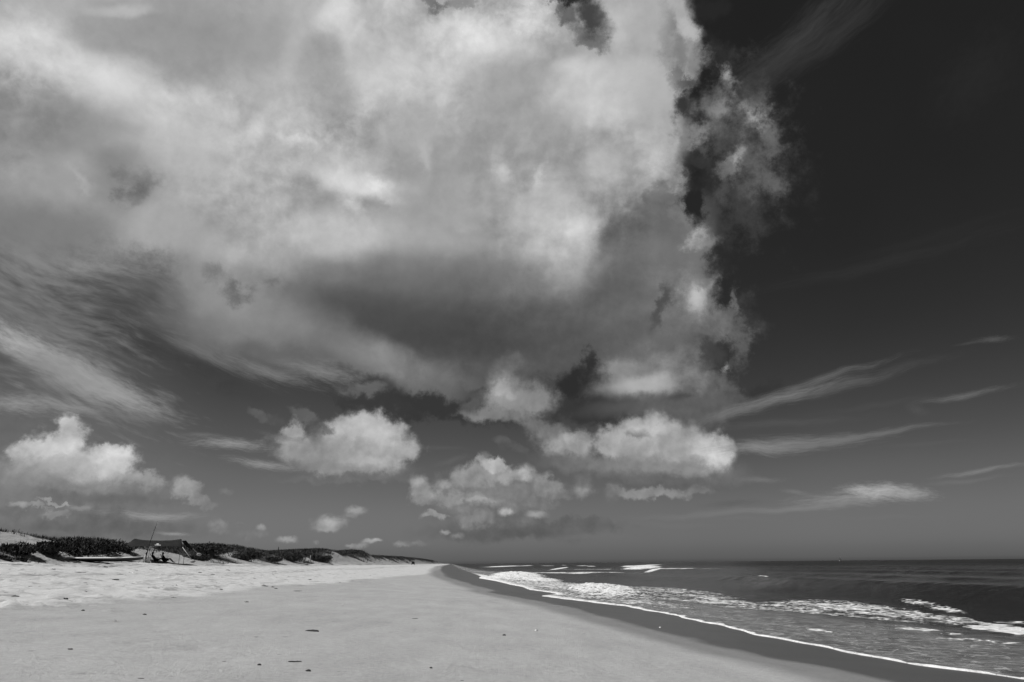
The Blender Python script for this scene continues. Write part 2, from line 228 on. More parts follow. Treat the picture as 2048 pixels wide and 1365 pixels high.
    ('t',11.01,10.29,1.057,0.752,-1.2,180,0.9), ('t',12.4,9.7,0.821,0.672,0.5,166,0.85), ('t',13.73,9.2,0.965,0.588,84.4,156,0.85),
    ('t',7.27,8.69,0.921,0.901,25.4,156,0.8), ('t',15.83,8.1,0.866,0.8,11.4,178,0.85), ('s',12.19,8.37,1.039,0.89,2.6,150,0.75),
    ('s',9.2,7.95,0.98,0.673,-0.5,146,0.75), ('s',13.07,6.86,1.461,0.514,-1.8,148,0.7), ('s',10.41,6.8,4.458,0.667,-3.7,132,0.9),
    ('s',11.47,6.03,4.405,0.441,-4.7,102,0.9), ('s',15.3,7.43,0.794,0.726,10.4,208,0.8), ('s',10.81,9.55,1.129,0.45,-2,194,0.7),
    ('t',-10.58,10.26,0.985,0.753,-0.3,184,0.9), ('t',-8.92,9.54,0.991,0.904,-4.7,178,0.9), ('t',-12.91,10.12,0.968,0.672,0.4,170,0.85),
    ('t',-7.74,8.54,0.689,0.674,-27.5,160,0.8), ('e',-14.72,9.62,0.666,0.511,-83.6,84,0.7), ('s',-13.19,8.55,1.253,0.814,0.1,148,0.75),
    ('s',-10.83,9.81,1.131,0.601,0.8,194,0.75), ('s',-9.82,8.33,1.506,0.523,0.7,160,0.6), ('s',-12.36,6.95,3.308,0.515,1,142,0.75),
    ('s',-11.09,7.41,1.636,0.37,0.8,182,0.7), ('s',-12.68,6.17,3.646,0.293,2.9,108,0.85), ('s',-15.88,8,1.435,0.511,1.4,138,0.7),
    ('w',20.23,11.29,5.28,0.43,10.9,128,0.9), ('w',16.95,10.5,3.261,0.438,8.6,112,0.8), ('w',23.47,12.44,4.769,0.246,13.1,108,0.8),
    ('w',24.74,11.88,4.333,0.347,11.1,98,0.7), ('w',28.75,12.89,3.134,0.338,8,72,0.7), ('w',20.03,9.49,5.203,0.323,1.3,84,0.8),
    ('w',26.47,10.31,4.786,0.24,3.1,76,0.7), ('w',31.99,10.55,2.623,0.226,7.8,108,0.9), ('w',29.19,9.69,0.778,0.338,-26.6,84,0.7),
    ('w',34.16,14,1.011,0.195,-4.9,92,0.85), ('w',32.86,13.99,0.867,0.099,-2.3,78,0.7), ('w',20.56,8.02,5.124,0.532,0.7,128,0.9),
    ('w',18.46,7.78,2.788,0.432,-3,140,0.8), ('w',23.91,8.08,4.272,0.31,5.5,118,0.85), ('w',27.15,8.39,3.755,0.168,5,112,0.85),
    ('w',29.14,7.41,3.278,0.165,-0.2,90,0.8), ('w',18.24,5.65,1.558,0.213,0.8,118,0.85), ('w',23.73,4.1,3.523,0.505,2,142,0.9),
    ('w',25.97,4.4,2.453,0.536,-4.6,178,0.97), ('w',24.6,4.67,0.945,0.271,-2.2,182,0.7), ('w',27.76,4.19,1.481,0.396,-5.7,160,0.8),
    ('w',20.53,4.71,0.992,0.176,-10.6,124,0.7), ('w',20.73,3.56,5,0.205,3.3,130,0.85), ('w',14.88,3.34,5.661,0.248,1.6,120,0.8),
    ('w',11.61,2.69,3.24,0.215,-4,112,0.8), ('w',16.59,2.87,2.076,0.14,-1.3,112,0.7), ('w',23.44,4.35,0.832,0.085,-2.4,100,0.8),
    ('w',15.99,3.95,2.108,0.248,1.4,92,0.6), ('w',32.27,5.35,2.654,0.156,5.2,130,0.9), ('w',31.06,4.79,2.545,0.159,1.1,112,0.8),
    ('w',26.36,2.8,3.328,0.131,-1.9,112,0.6), ('w',16.17,2.11,1.028,0.176,-9.1,108,0.6),
]

def cloud_block(nt, v, shared, rows):
    """a node group that lays a few cloud puffs over the sky behind them"""
    g = bpy.data.node_groups.new("cloud_puffs", 'ShaderNodeTree')
    g.interface.new_socket("sky", in_out='INPUT', socket_type='NodeSocketVector')
    for k in shared:
        g.interface.new_socket(k, in_out='INPUT', socket_type='NodeSocketFloat' if k[0] == 'f' else 'NodeSocketVector')
    g.interface.new_socket("sky", in_out='OUTPUT', socket_type='NodeSocketVector')
    b = NT(g)
    gi = g.nodes.new('NodeGroupInput'); go = g.nodes.new('NodeGroupOutput')
    val = gi.outputs[0]
    src = {k: gi.outputs[i + 1] for i, k in enumerate(shared)}
    tiny = b.vmath('MULTIPLY', val, (1e-7, 1e-7, 0.0))      # keeps the puffs evaluated in order
    chained = {}
    for kind, a, el0, s1, s2, rot, tone, op in rows:
        key = {'s': 'sl' if el0 < 10.5 else 's', 'c': 'p', 'd': 'p', 'f': 'p', 'q': 'v', 'e': 'v', 'm': 'w'}.get(kind, kind)
        if key not in chained: chained[key] = b.vmath('ADD', src[key], tiny)
        mp = b.n.new('ShaderNodeMapping'); mp.vector_type = 'TEXTURE'
        b.put(mp.inputs['Vector'], chained[key])
        mp.inputs['Location'].default_value = (a, el0, 0)
        mp.inputs['Rotation'].default_value = (0, 0, R(rot))
        mp.inputs['Scale'].default_value = (s1, s2, 1)
        r = b.vmath('LENGTH', mp.outputs[0])
        puff = 0.0
        if kind == 's': lo, hi = 0.3, 1.8; puff = 0.55
        elif kind == 'f': lo, hi = 0.0, 1.6; r = b.math('MULTIPLY_ADD', src['fp'], 0.8, r); puff = 0.8
        elif kind == 't': lo, hi = 0.2, 1.35; r = b.math('ADD', src['fl'], r); puff = 0.9
        elif kind == 'c': lo, hi = 0.84, 1.12; r = b.math('MULTIPLY_ADD', src['fv'], 0.10, r); puff = 1.0
        elif kind == 'p': lo, hi = 0.45, 1.35; r = b.math('ADD', src['fp'], r); puff = 1.0
        elif kind == 'q': lo, hi = 0.2, 1.55; r = b.math('MULTIPLY_ADD', src['fv'], 0.45, r); puff = 1.0
        elif kind == 'e': lo, hi = 0.45, 1.45; r = b.math('MULTIPLY_ADD', src['fv'], 0.45, r)
        elif kind == 'd': lo, hi = 0.75, 1.30; r = b.math('ADD', src['fp'], r)
        elif kind == 'm':
            lo, hi = -0.3, 1.5; fib = b.noise(b.vmath('MULTIPLY', mp.outputs[0], (2.4, 4.0, 1.0)), 1.0, 5, 0.55); r = b.math('MULTIPLY_ADD', b.math('SUBTRACT', fib, 0.5), 4.0, r); puff = 0.3
        elif kind == 'v': lo, hi = -0.25, 1.5; r = b.math('ADD', src['fv'], r); puff = 0.8
        elif kind == 'l': lo, hi = 0.55, 1.28; r = b.math('ADD', src['fl'], r); puff = 0.9
        else:
            lo, hi = -0.35, 1.5
            fib = b.noise(mp.outputs[0], 3.4, 3, 0.65)
            r = b.math('MULTIPLY_ADD', b.math('SUBTRACT', fib, 0.5), 1.7, r)
        val = b.vmix(b.rng(r, hi, lo, 0.0, op), val, (tone / 255.0, puff, 0.0))
    g.links.new(val, go.inputs[0])
    n = nt.n.new('ShaderNodeGroup'); n.node_tree = g
    nt.put(n.inputs[0], v)
    for i, k in enumerate(shared): nt.put(n.inputs[i + 1], shared[k])
    return n.outputs[0]

def build_world():
    w = bpy.data.worlds.new("World"); scene.world = w; w.use_nodes = True
    w.cycles.sampling_method = 'NONE'
    nt = NT(w.node_tree); w.node_tree.nodes.clear()
    direction = nt.n.new('ShaderNodeTexCoord').outputs['Generated']
    direction = nt.vmath('NORMALIZE', direction)
    sep = nt.n.new('ShaderNodeSeparateXYZ'); nt.put(sep.inputs[0], direction)
    X, Y, Z = sep.outputs
    az = nt.math('MULTIPLY', nt.math('ARCTAN2', X, Y), 180 / math.pi)
    el = nt.math('MULTIPLY', nt.math('ARCSINE', Z), 180 / math.pi)
    comb = nt.n.new('ShaderNodeCombineXYZ'); nt.put(comb.inputs[0], az); nt.put(comb.inputs[1], el)
    P = comb.outputs[0]
    def warp(scale, detail, rough, amp, off):
        d = nt.vmath('ADD', direction, off)
        nz = nt.noise(d, scale, detail, rough, color=True)
        nz = nt.vmath('SUBTRACT', nz, (0.5, 0.5, 0.5))
        nz = nt.vmath('MULTIPLY', nz, (amp, amp, 0.0))
        return nz
    wsoft = warp(5.0, 3, 0.5, 5.0, (3, 1, 7))
    wpuff = warp(15.0, 8, 0.62, 4.6, (5, 2, 1))
    wfine = warp(26.0, 7, 0.66, 3.8, (1, 8, 2))
    wlow = nt.vmath('ADD', warp(55.0, 6, 0.62, 1.7, (9, 4, 3)), warp(20.0, 2, 0.5, 1.3, (4, 4, 9)))
    wciro = warp(9.0, 3, 0.5, 1.6, (2, 6, 4))
    Ps = nt.vmath('ADD', nt.vmath('ADD', P, wsoft), nt.vmath('SCALE', wpuff, scale=0.35))
    Pp = nt.vmath('ADD', nt.vmath('ADD', P, wpuff), nt.vmath('SCALE', wsoft, scale=0.25))
    Pv = nt.vmath('ADD', nt.vmath('ADD', P, wfine), nt.vmath('SCALE', wpuff, scale=0.6))
    Pl = nt.vmath('ADD', P, wlow)
    Pt = nt.vmath('ADD', P, warp(120.0, 4, 0.6, 0.55, (7, 3, 8)))
    Psl = nt.vmath('ADD', P, nt.vmath('SCALE', wlow, scale=0.8))
    Pw = nt.vmath('ADD', P, wciro)
    # clear sky: the red channel of a physical sky, as a red filter on black and white film sees it
    sky = nt.n.new('ShaderNodeTexSky'); sky.sky_type = 'NISHITA'; sky.sun_disc = False
    sky.sun_elevation = R(SUN_EL); sky.sun_rotation = R(SUN_AZ)
    sky.air_density = 1.0; sky.dust_density = 0.6; sky.ozone_density = 1.0
    red = nt.n.new('ShaderNodeSeparateColor'); nt.put(red.inputs[0], sky.outputs[0])
    # filter curve by height above the horizon (0..60 degrees), display grey
    e = nt.math('DIVIDE', el, 60.0, clamp=True)
    filt = nt.curve(e, [(0.0, 0.300), (0.012, 0.375), (0.04, 0.415), (0.09, 0.375), (0.15, 0.295), (0.21, 0.232), (0.28, 0.186), (0.36, 0.158), (0.5, 0.143), (1.0, 0.13)])
    base = nt.math('ADD', filt, nt.rng(az, 12, -38, 0.0, 0.035))
    base = nt.math('ADD', base, nt.math('MULTIPLY', nt.math('SUBTRACT', nt.noise(direction, 6, 3), 0.5), 0.02))
    base = nt.math('MULTIPLY', base, nt.rng(red.outputs[0], 0.0, 4.0, 0.97, 1.03))
    cv = nt.n.new('ShaderNodeCombineXYZ'); nt.put(cv.inputs[0], base)
    v = cv.outputs[0]
    # fringe noise for puffy edges
    fr_p = nt.math('MULTIPLY', nt.math('SUBTRACT', nt.noise(direction, 38, 7, 0.62), 0.5), 1.1)
    fr_l = nt.math('MULTIPLY', nt.math('SUBTRACT', nt.noise(direction, 72, 6, 0.55), 0.5), 1.0)
    fr_v = nt.math('MULTIPLY', nt.math('SUBTRACT', nt.noise(direction, 30, 9, 0.68), 0.5), 3.4)
    shared = {'s': Ps, 'sl': Psl, 'p': Pp, 'l': Pl, 't': Pt, 'v': Pv, 'w': Pw, 'fp': fr_p, 'fl': fr_l, 'fv': fr_v}
    for i in range(0, len(CLOUDS), 12):
        v = cloud_block(nt, v, shared, CLOUDS[i:i + 12])
    sv = nt.n.new('ShaderNodeSeparateXYZ'); nt.put(sv.inputs[0], v)
    tone, puff = sv.outputs[0], sv.outputs[1]
    # small lumps lit from the upper left
    def lumps(scale, detail, step, rough=0.55):
        d1 = nt.vmath('ADD', direction, nt.vmath('SCALE', wpuff, scale=0.006))
        d2 = nt.vmath('ADD', d1, (-0.6 * step, 0.0, 0.8 * step))
        return nt.math('SUBTRACT', nt.noise(d1, scale, detail, rough), nt.noise(d2, scale, detail, rough))
    big = nt.math('MULTIPLY', lumps(11, 7, 0.030, 0.58), 0.40)
    small = nt.math('MULTIPLY', lumps(40, 6, 0.009, 0.55), 0.36)
    # crisp in places, smooth in others
    crisp = nt.rng(nt.noise(direction, 4.5, 2, 0.5), 0.38, 0.62, 0.35, 1.1)
    big = nt.math('MULTIPLY', nt.math('MULTIPLY_ADD', lumps(30, 6, 0.012, 0.6), 0.30, big), crisp)
    lm = nt.mix(nt.rng(el, 9, 13), small, big)
    tone = nt.math('MULTIPLY_ADD', nt.math('MULTIPLY', lm, nt.math('SMOOTH_MIN', tone, 0.7, 0.1)), nt.math('MULTIPLY', puff, 1.5), tone)
    hi_c = nt.math('MULTIPLY', nt.math('MULTIPLY', puff, nt.rng(el, 11, 16)), 0.24)
    tone = nt.math('MULTIPLY_ADD', nt.math('MAXIMUM', nt.math('SUBTRACT', tone, 0.645), -0.12), hi_c, tone)
    tone = nt.math('MAXIMUM', tone, 0.1)
    # display grey to light, and up to the sky's own scale
    lin = nt.math('POWER', nt.math('MULTIPLY_ADD', tone, 1 / 1.055, 0.055 / 1.055), 2.4)
    lin = nt.math('MULTIPLY', lin, 10.0)
    bg = nt.n.new('ShaderNodeBackground'); nt.put(bg.inputs[0], nt.gray(lin)); bg.inputs[1].default_value = 0.1
    out = nt.n.new('ShaderNodeOutputWorld'); nt.l.new(bg.outputs[0], out.inputs[0])

build_world()

# ------------------------------------------------------------------ lie of the land
# s: metres seaward of the camera, t: metres along the shore ahead of it
AXIS = R(-4.6)
TX, TY = math.sin(AXIS), math.cos(AXIS)
SX, SY = math.cos(AXIS), -math.sin(AXIS)

def world_xy(s, t): return s * SX + t * TX, s * SY + t * TY

SH_T = np.array([-80, 5, 15.8, 18.2, 21.2, 25.9, 32.7, 37.7, 44.1, 52, 58.6, 61, 66, 73.1, 82, 90.7, 110, 132.6, 150, 200, 400, 1000, 4000, 30000])
SH_S = np.array([13.5, 12.9, 11.9, 11.2, 10.8, 10.5, 10.5, 10.4, 9.9, 8.2, 6.9, 8.6, 8.4, 7.4, 7.6, 7.0, 6.4, 4.8, 6.0, 5.5, 4.0, 3.0, 1.0, 0.0])
def shore(t): return np.interp(t, SH_T, SH_S) + 0.10 * np.sin(t * 0.9) * np.clip(1 - np.abs(t - 30) / 40, 0, 1) + 0.05 * np.sin(t * 2.3 + 1)

WET_T = np.array([-80, 5, 10.6, 17.2, 29.3, 45, 70, 110, 200, 500, 4000])
WET_S = np.array([7.5, 6.7, 6.1, 5.5, 4.3, 2.2, 0.0, -3.4, -7.0, -12.0, -14.0])
def wet_line(t): return np.interp(t, WET_T, WET_S)

_rs = np.random.RandomState(4)
def waves2d(n, lmin, lmax, seed):
    r = np.random.RandomState(seed)
    lam = np.exp(r.uniform(np.log(lmin), np.log(lmax), n)); th = r.uniform(0, 2 * np.pi, n); ph = r.uniform(0, 2 * np.pi, n)
    return 2 * np.pi / lam * np.cos(th), 2 * np.pi / lam * np.sin(th), ph, lam
def bumps(s, t, w, power=1.0):
    kx, ky, ph, lam = w
    out = np.zeros(np.broadcast(s, t).shape)
    for i in range(len(ph)): out = out + (lam[i] / lam.max()) ** power * np.sin(kx[i] * s + ky[i] * t + ph[i])
    return out / math.sqrt(len(ph))
W_SAND = waves2d(14, 3.0, 14.0, 11)
W_SAND2 = waves2d(14, 0.7, 2.6, 12)
W_DUNE = waves2d(22, 5.0, 26.0, 21)
W_DUNE2 = waves2d(22, 1.2, 5.0, 22)

TOE = -27.5
def sand_z(s, t):
    z = 0.074 * (shore(t) - s)
    z = np.where(z < -0.3, -0.3 + (z + 0.3) * 0.6, z)
    dry = np.clip((-8.5 - s) / 3, 0, 1)
    return z + 0.022 * bumps(s, t, W_SAND) * np.clip((shore(t) - s) / 5, 0, 1) + 0.035 * dry * bumps(s, t, W_SAND2)

# dune crest: along-shore distance, height
RIDGE_T = np.array([-80, 52.9, 61.0, 67.5, 70.6, 72.2, 75.7, 80.6, 82.2, 86.2, 91.3, 95.5, 101.9, 114.0, 119.3, 125.3, 133.6, 141.5, 156.1, 174.0, 196.3, 225.5, 240.9, 252.4, 277.8, 298.3, 312.4, 326.7, 373.7, 570.4, 927.2, 1416.3, 2060.0, 3173.0, 6000])
RIDGE_Z = np.array([5.47, 5.17, 5.27, 5.35, 5.13, 5.06, 4.86, 4.9, 5.0, 4.85, 4.65, 4.57, 4.45, 4.66, 5.26, 5.7, 5.49, 5.14, 4.92, 5.07, 5.74, 6.47, 6.58, 5.68, 6.66, 7.51, 7.35, 5.96, 6.2, 7.34, 8.52, 8.96, 7.98, 2.98, 4])
def dune_z(s, t):
    toe = 0.074 * (shore(t) - TOE) + 0.3 * np.clip((t - 60) / 200, 0, 1)
    d = TOE + 0.9 * np.sin(t * 0.23) + 0.5 * np.sin(t * 0.61 + 2) - s
    u = np.clip(d / 10.5, 0, 1)
    crest = np.interp(t, RIDGE_T, RIDGE_Z)
    z = toe - 0.074 * 0 + (crest - toe) * (u * u * (3 - 2 * u)) ** 0.9
    far = np.clip((d - 10.5) / 40, 0, 1)
    z = z - far * np.clip(crest - 3.2, 0.2, 3.0) * 0.8
    lump = np.clip(d / 5, 0, 1)
    z = z + 0.34 * lump * np.clip(1.6 - u, 0.35, 1) * bumps(s, t, W_DUNE) * np.where(u >= 1, 0.4, 1) + 0.10 * lump * bumps(s, t, W_DUNE2)
    return np.where(d < 0, sand_z(s, t) - 0.25 + 0.25 * np.exp(np.minimum(d, 0)), z)

def grid_mesh(name, s2, t2, z2, attrs, kind=None):
    nt_, ns_ = s2.shape
    x, y = world_xy(s2, t2)
    co = np.stack([x, y, z2], -1).reshape(-1, 3).astype(np.float32)
    me = bpy.data.meshes.new(name)
    i = np.arange((nt_ - 1) * (ns_ - 1)); r, c = i // (ns_ - 1), i % (ns_ - 1)
    a = r * ns_ + c
    quads = np.stack([a, a + 1, a + ns_ + 1, a + ns_], -1).astype(np.int32)
    me.vertices.add(len(co)); me.vertices.foreach_set('co', co.ravel())
    me.loops.add(quads.size); me.loops.foreach_set('vertex_index', quads.ravel())
    me.polygons.add(len(quads)); me.polygons.foreach_set('loop_start', np.arange(0, quads.size, 4, dtype=np.int32))
    me.update(calc_edges=True)
    me.polygons.foreach_set('use_smooth', np.ones(len(quads), dtype=bool))
    for k, v in attrs.items():
        at_ = me.attributes.new(k, 'FLOAT', 'POINT'); at_.data.foreach_set('value', np.broadcast_to(v, s2.shape).astype(np.float32).ravel())
    o = bpy.data.objects.new(name, me); C.objects.link(o)
    if kind: o['kind'] = kind
    return o

def steps(*segs):
    """(start, end, spacing) runs joined into one ascending array; spacing None = geometric"""
    out = []
    for a, b, d in segs:
        if d < 1.0 or b - a < d * 400: out.append(np.arange(a, b, d))
    return np.concatenate(out)
def geo(a, b, n): return np.geomspace(a, b, n)

# ------------------------------------------------------------------ surveyed places, all in shore metres (s, t)
FOAM = [
    (17.74, 41.23, (1.679, -3.177), (-1.346, -3.056), 0.46),
    (21.7, 41.27, (0.048, -7.304), (-2.611, -4.824), 0.61),
    (21.43, 36.09, (0.072, -4.819), (-2.261, -3.69), 0.59),
    (21.76, 32.87, (-0.451, -3.025), (-1.716, -2.496), 0.52),
    (16.76, 46.94, (1.625, -3.332), (-1.03, -2.825), 0.55),
    (15.69, 50.54, (1.164, -3.784), (-1.245, -3.919), 0.42),
    (15.88, 42.16, (1.008, -1.803), (-0.702, -1.82), 0.46),
    (20.52, 44.78, (1.51, -1.999), (-0.968, -2.073), 0.49),
    (25.95, 40.74, (-0.882, -3.979), (-0.845, -1.287), 0.55),
    (18.12, 36.43, (0.924, -2.587), (-0.871, -1.703), 0.43),
    (18.34, 33.26, (0.398, -3.742), (-0.646, -1.132), 0.37),
    (19.71, 26.77, (0.486, -1.15), (-0.985, -1.293), 1.2),
    (23.25, 30.75, (0.442, -0.835), (-0.574, -0.738), 0.59),
    (20.61, 28.64, (0.706, -0.135), (-0.94, -1.276), 0.61),
    (13.15, 27.34, (0.13, -1.002), (-0.237, -0.469), 0.65),
    (16.73, 27.32, (0.214, -1.155), (-0.424, -0.665), 0.61),
    (16.84, 25.32, (0.295, -0.213), (-0.282, -0.41), 0.58),
    (16.35, 22.75, (0.631, -0.65), (-0.296, -0.396), 0.41),
    (15.98, 23.58, (0.568, -0.596), (-0.299, -0.425), 0.34),
    (9.36, 58.79, (1.45, -5.241), (-0.576, -3.501), 0.49),
    (10.8, 51.14, (0.932, -8.085), (-0.726, -3.291), 0.47),
    (12.35, 46.85, (1.058, -5.263), (-0.758, -2.779), 0.42),
    (12.97, 57.73, (1.987, -6.288), (-0.977, -4.247), 0.42),
    (13.89, 72.25, (2.16, -5.982), (-2.872, -14.691), 1.05),
    (18.86, 67.82, (1.615, -8.693), (-2.008, -7.092), 0.45),
    (15.16, 61.98, (2.022, -5.072), (-1.225, -4.918), 0.43),
    (12.11, 82.64, (3.785, -7.252), (-1.816, -12.23), 0.59),
    (10.94, 95.94, (3.501, -7.544), (-1.359, -11.772), 0.62),
    (17.96, 55.39, (1.619, -4.091), (-1.042, -3.154), 0.42),
    (11.67, 67.68, (1.657, -5.722), (-1.029, -5.835), 0.54),
    (8.59, 83.99, (1.443, -7.076), (-0.755, -7.168), 0.57),
    (9.13, 68.51, (0.708, -11.075), (-0.497, -3.527), 0.42),
    (8.33, 94.63, (1.129, -7.914), (-0.622, -6.817), 0.57),
    (13.21, 161.65, (4.971, -3.349), (-4.396, -53.72), 1.05),
    (7.32, 131.22, (2.648, -7.163), (-0.622, -11.005), 1.3),
    (12.87, 116.08, (2.322, -6.274), (-1.548, -13.818), 1.1),
    (14.97, 217.72, (7.984, -7.063), (-0.705, -10.246), 0.58),
    (9.21, 252.8, (7.872, -7.816), (-0.376, -10.344), 0.5),
    (29.32, 183.12, (9.06, -26.045), (-1.619, -10.066), 0.72),
    (23.92, 197.99, (7.048, -5.918), (-1.164, -9.616), 0.58),
    (39.57, 174.93, (3.341, -10.877), (-1.139, -5.013), 0.43),
    (85.92, 339.3, (20.001, 46.706), (-18.308, -72.29), 1.15),
    (112.02, 477.41, (3.805, -10.91), (-26.372, -112.257), 0.86),
    (65.9, 247.34, (16.173, 50.857), (-8.103, -30.592), 1.01),
    (81.06, 276.34, (7.158, -10.416), (-4.005, -13.625), 0.72),
    (83.95, 246.55, (4.595, -6.105), (-2.293, -6.718), 0.5),
    (52.03, 288.95, (10.777, -14.319), (-1.841, -10.207), 0.65),
    (50.68, 357.09, (16.875, 86.062), (-5.836, -41.361), 0.94),
    (45.89, 667.04, (22.992, 107.493), (-7.52, -109.487), 0.94),
    (71.12, 749.79, (16.973, 75.799), (-8.721, -92.018), 0.79),
    (86.38, 695.03, (5.041, -18.089), (-7.35, -59.107), 0.72),
    (106.24, 623.75, (3.323, -11.922), (-9.004, -52.821), 0.79),
    (95.35, 525.23, (2.284, -6.549), (-8.243, -45.365), 0.86),
    (116.2, 796.11, (1.846, -8.881), (-7.734, -52.954), 0.72),
    (33.49, 81.56, (-0.664, -3.216), (-0.481, -1.157), 0.95),
    (36.67, 73.38, (0.404, -0.205), (-0.286, -0.569), 0.7),
    (17.54, 51.49, (0.095, -1.119), (-0.593, -1.694), 0.82),
    (17.3, 52.32, (0.145, -1.649), (-0.475, -1.398), 0.54),
    (155.84, 605.38, (44.394, 125.161), (-37.168, -144.366), 1.01),
]
MOUNDS = [
    (-10.0, 20.41, 0.5, 0.07),
    (-11.45, 25.01, 0.6, 0.1),
    (-14.62, 30.59, 0.7, 0.1),
    (-10.65, 22.2, 0.5, 0.06),
    (-15.9, 43.37, 1.0, 0.14),
    (-8.09, 19.24, 0.3, 0.05),
    (-11.87, 35.54, 0.5, 0.07),
]
FURROW = [
    (-4.23, 9.44),
    (-3.85, 9.6),
    (-3.43, 9.82),
    (-3.07, 10.15),
    (-2.73, 10.46),
    (-2.23, 10.77),
]
BARE = [
    (-29.32, 60.95, 4, 4.5, -1.5),
    (-31.0, 56.42, 3, 3, 0.9),
    (-32.65, 59.4, 3, 5, -0.7),
    (-34.78, 68.52, 3, 4, -0.5),
    (-28.58, 61.02, 2.4, 4, -1),
    (-30.14, 226.28, 6, 26, -0.95),
    (-32.03, 113.07, 2, 4, -0.9),
    (-31.67, 79.89, 3, 6, -0.5),
    (-30.74, 81.31, 3, 6, -0.25),
    (-27.81, 739.28, 5, 120, -1.3),
    (-28.98, 339.02, 3, 50, -0.3),
    (-32.25, 161.86, 2, 6, -0.5),
]
SHRUBS = [
    (-30.88, 57.01, 1.57, 1.1, 0.87, 1, 'rounded dark shrub at the far left, beside the bare sand hollow'),
    (-29.7, 59.68, 1.61, 1.13, 1.16, 2, 'dark shrub just right of the bare sand hollow, left part of the wide thicket'),
    (-28.92, 61.87, 2.01, 1.41, 1.46, 3, 'tall dark shrub above the pale left end of the kayak'),
    (-33.5, 76.8, 2.25, 1.58, 1.46, 4, "dark spreading shrub above the kayak's pointed bow, left of the shelter"),
    (-33.09, 80.24, 1.52, 1.06, 0.58, 5, "small sparse shrub on the sandy slope behind the shelter's left corner"),
    (-30.08, 93.88, 1.99, 1.39, 0.66, 6, "low grey-green shrub just right of the shelter's guy line"),
    (-33.19, 108.98, 3.51, 2.46, 1.83, 7, 'big dark shrub on the first rounded dune right of the shelter'),
    (-29.54, 113.96, 2.53, 1.77, 1.43, 8, 'dense black shrub at the dune foot with a pale sand strip to its left'),
    (-30.23, 132.68, 1.83, 1.28, 0.83, 9, 'small dark shrub on the sand between two larger shrub masses'),
    (-29.13, 143.38, 2.95, 2.07, 1.38, 10, 'dark shrub at the dune foot just left of the pale post'),
    (-28.71, 173.21, 2.6, 1.82, 1.89, 11, 'dark shrub at the left foot of the smooth bare dune face'),
    (-30.14, 54.42, 0.5, 0.35, 0.21, 12, 'tiny low shrub on the flat sand at the left edge of the view'),
    (-29.66, 55.63, 0.38, 0.27, 0.15, 13, 'tiny tuft of shrub alone on the bright sand left of the kayak'),
]
CAMP_S, CAMP_T = -29.34, 79.06
KAYAK = (-27.16, 60.74)
POST_A = (-29.05, 161.41)
POST_B = (-35.6, 161.14)
CAR = (-21.99, 442.31)
SAIL = (1353.4, 3200.0, 0)
STICKS = [
    (-2.22, 11.67, 0.188, 0.01, 0.1, 3, 'dark driftwood stick lying nearest the bottom centre, slightly tilted', None),
    (-5.28, 11.54, 0.076, 0.009, -0.14, 4, 'short stubby black stick alone on the smooth sand at lower left', None),
    (-3.46, 9.34, 0.07, 0.004, 0.09, 5, 'thin dark twig at the very bottom, below the old furrow', None),
    (-14.56, 35.0, 0.308, 0.028, -0.07, 6, 'short thick black stick on the pale upper sand below the kayak', None),
    (-3.09, 11.24, 0.051, 0.003, 0.21, 7, 'tiny pale-shadowed twig left of the nearest driftwood stick', None),
    (-1.05, 23.11, 0.176, 0.008, 0.1, 8, 'thin dark twig on the smooth sand, right of the middle', None),
    (-3.55, 14.87, 0.074, 0.004, 0.24, 9, 'small twig on the smooth sand, left of the dark seaweed clump', None),
    (-18.34, 39.9, 0.617, 0.016, -0.05, 10, 'long thin dark stick among the footprints, leftmost of the sticks near the dune', None),
    (-6.85, 35.46, 0.391, 0.012, -0.03, 11, 'faint long twig at the edge of the pale dry sand', None),
    (0.16, 10.79, 0.047, 0.004, 0.09, 12, 'short twig at the bottom edge, right of centre', None),
]
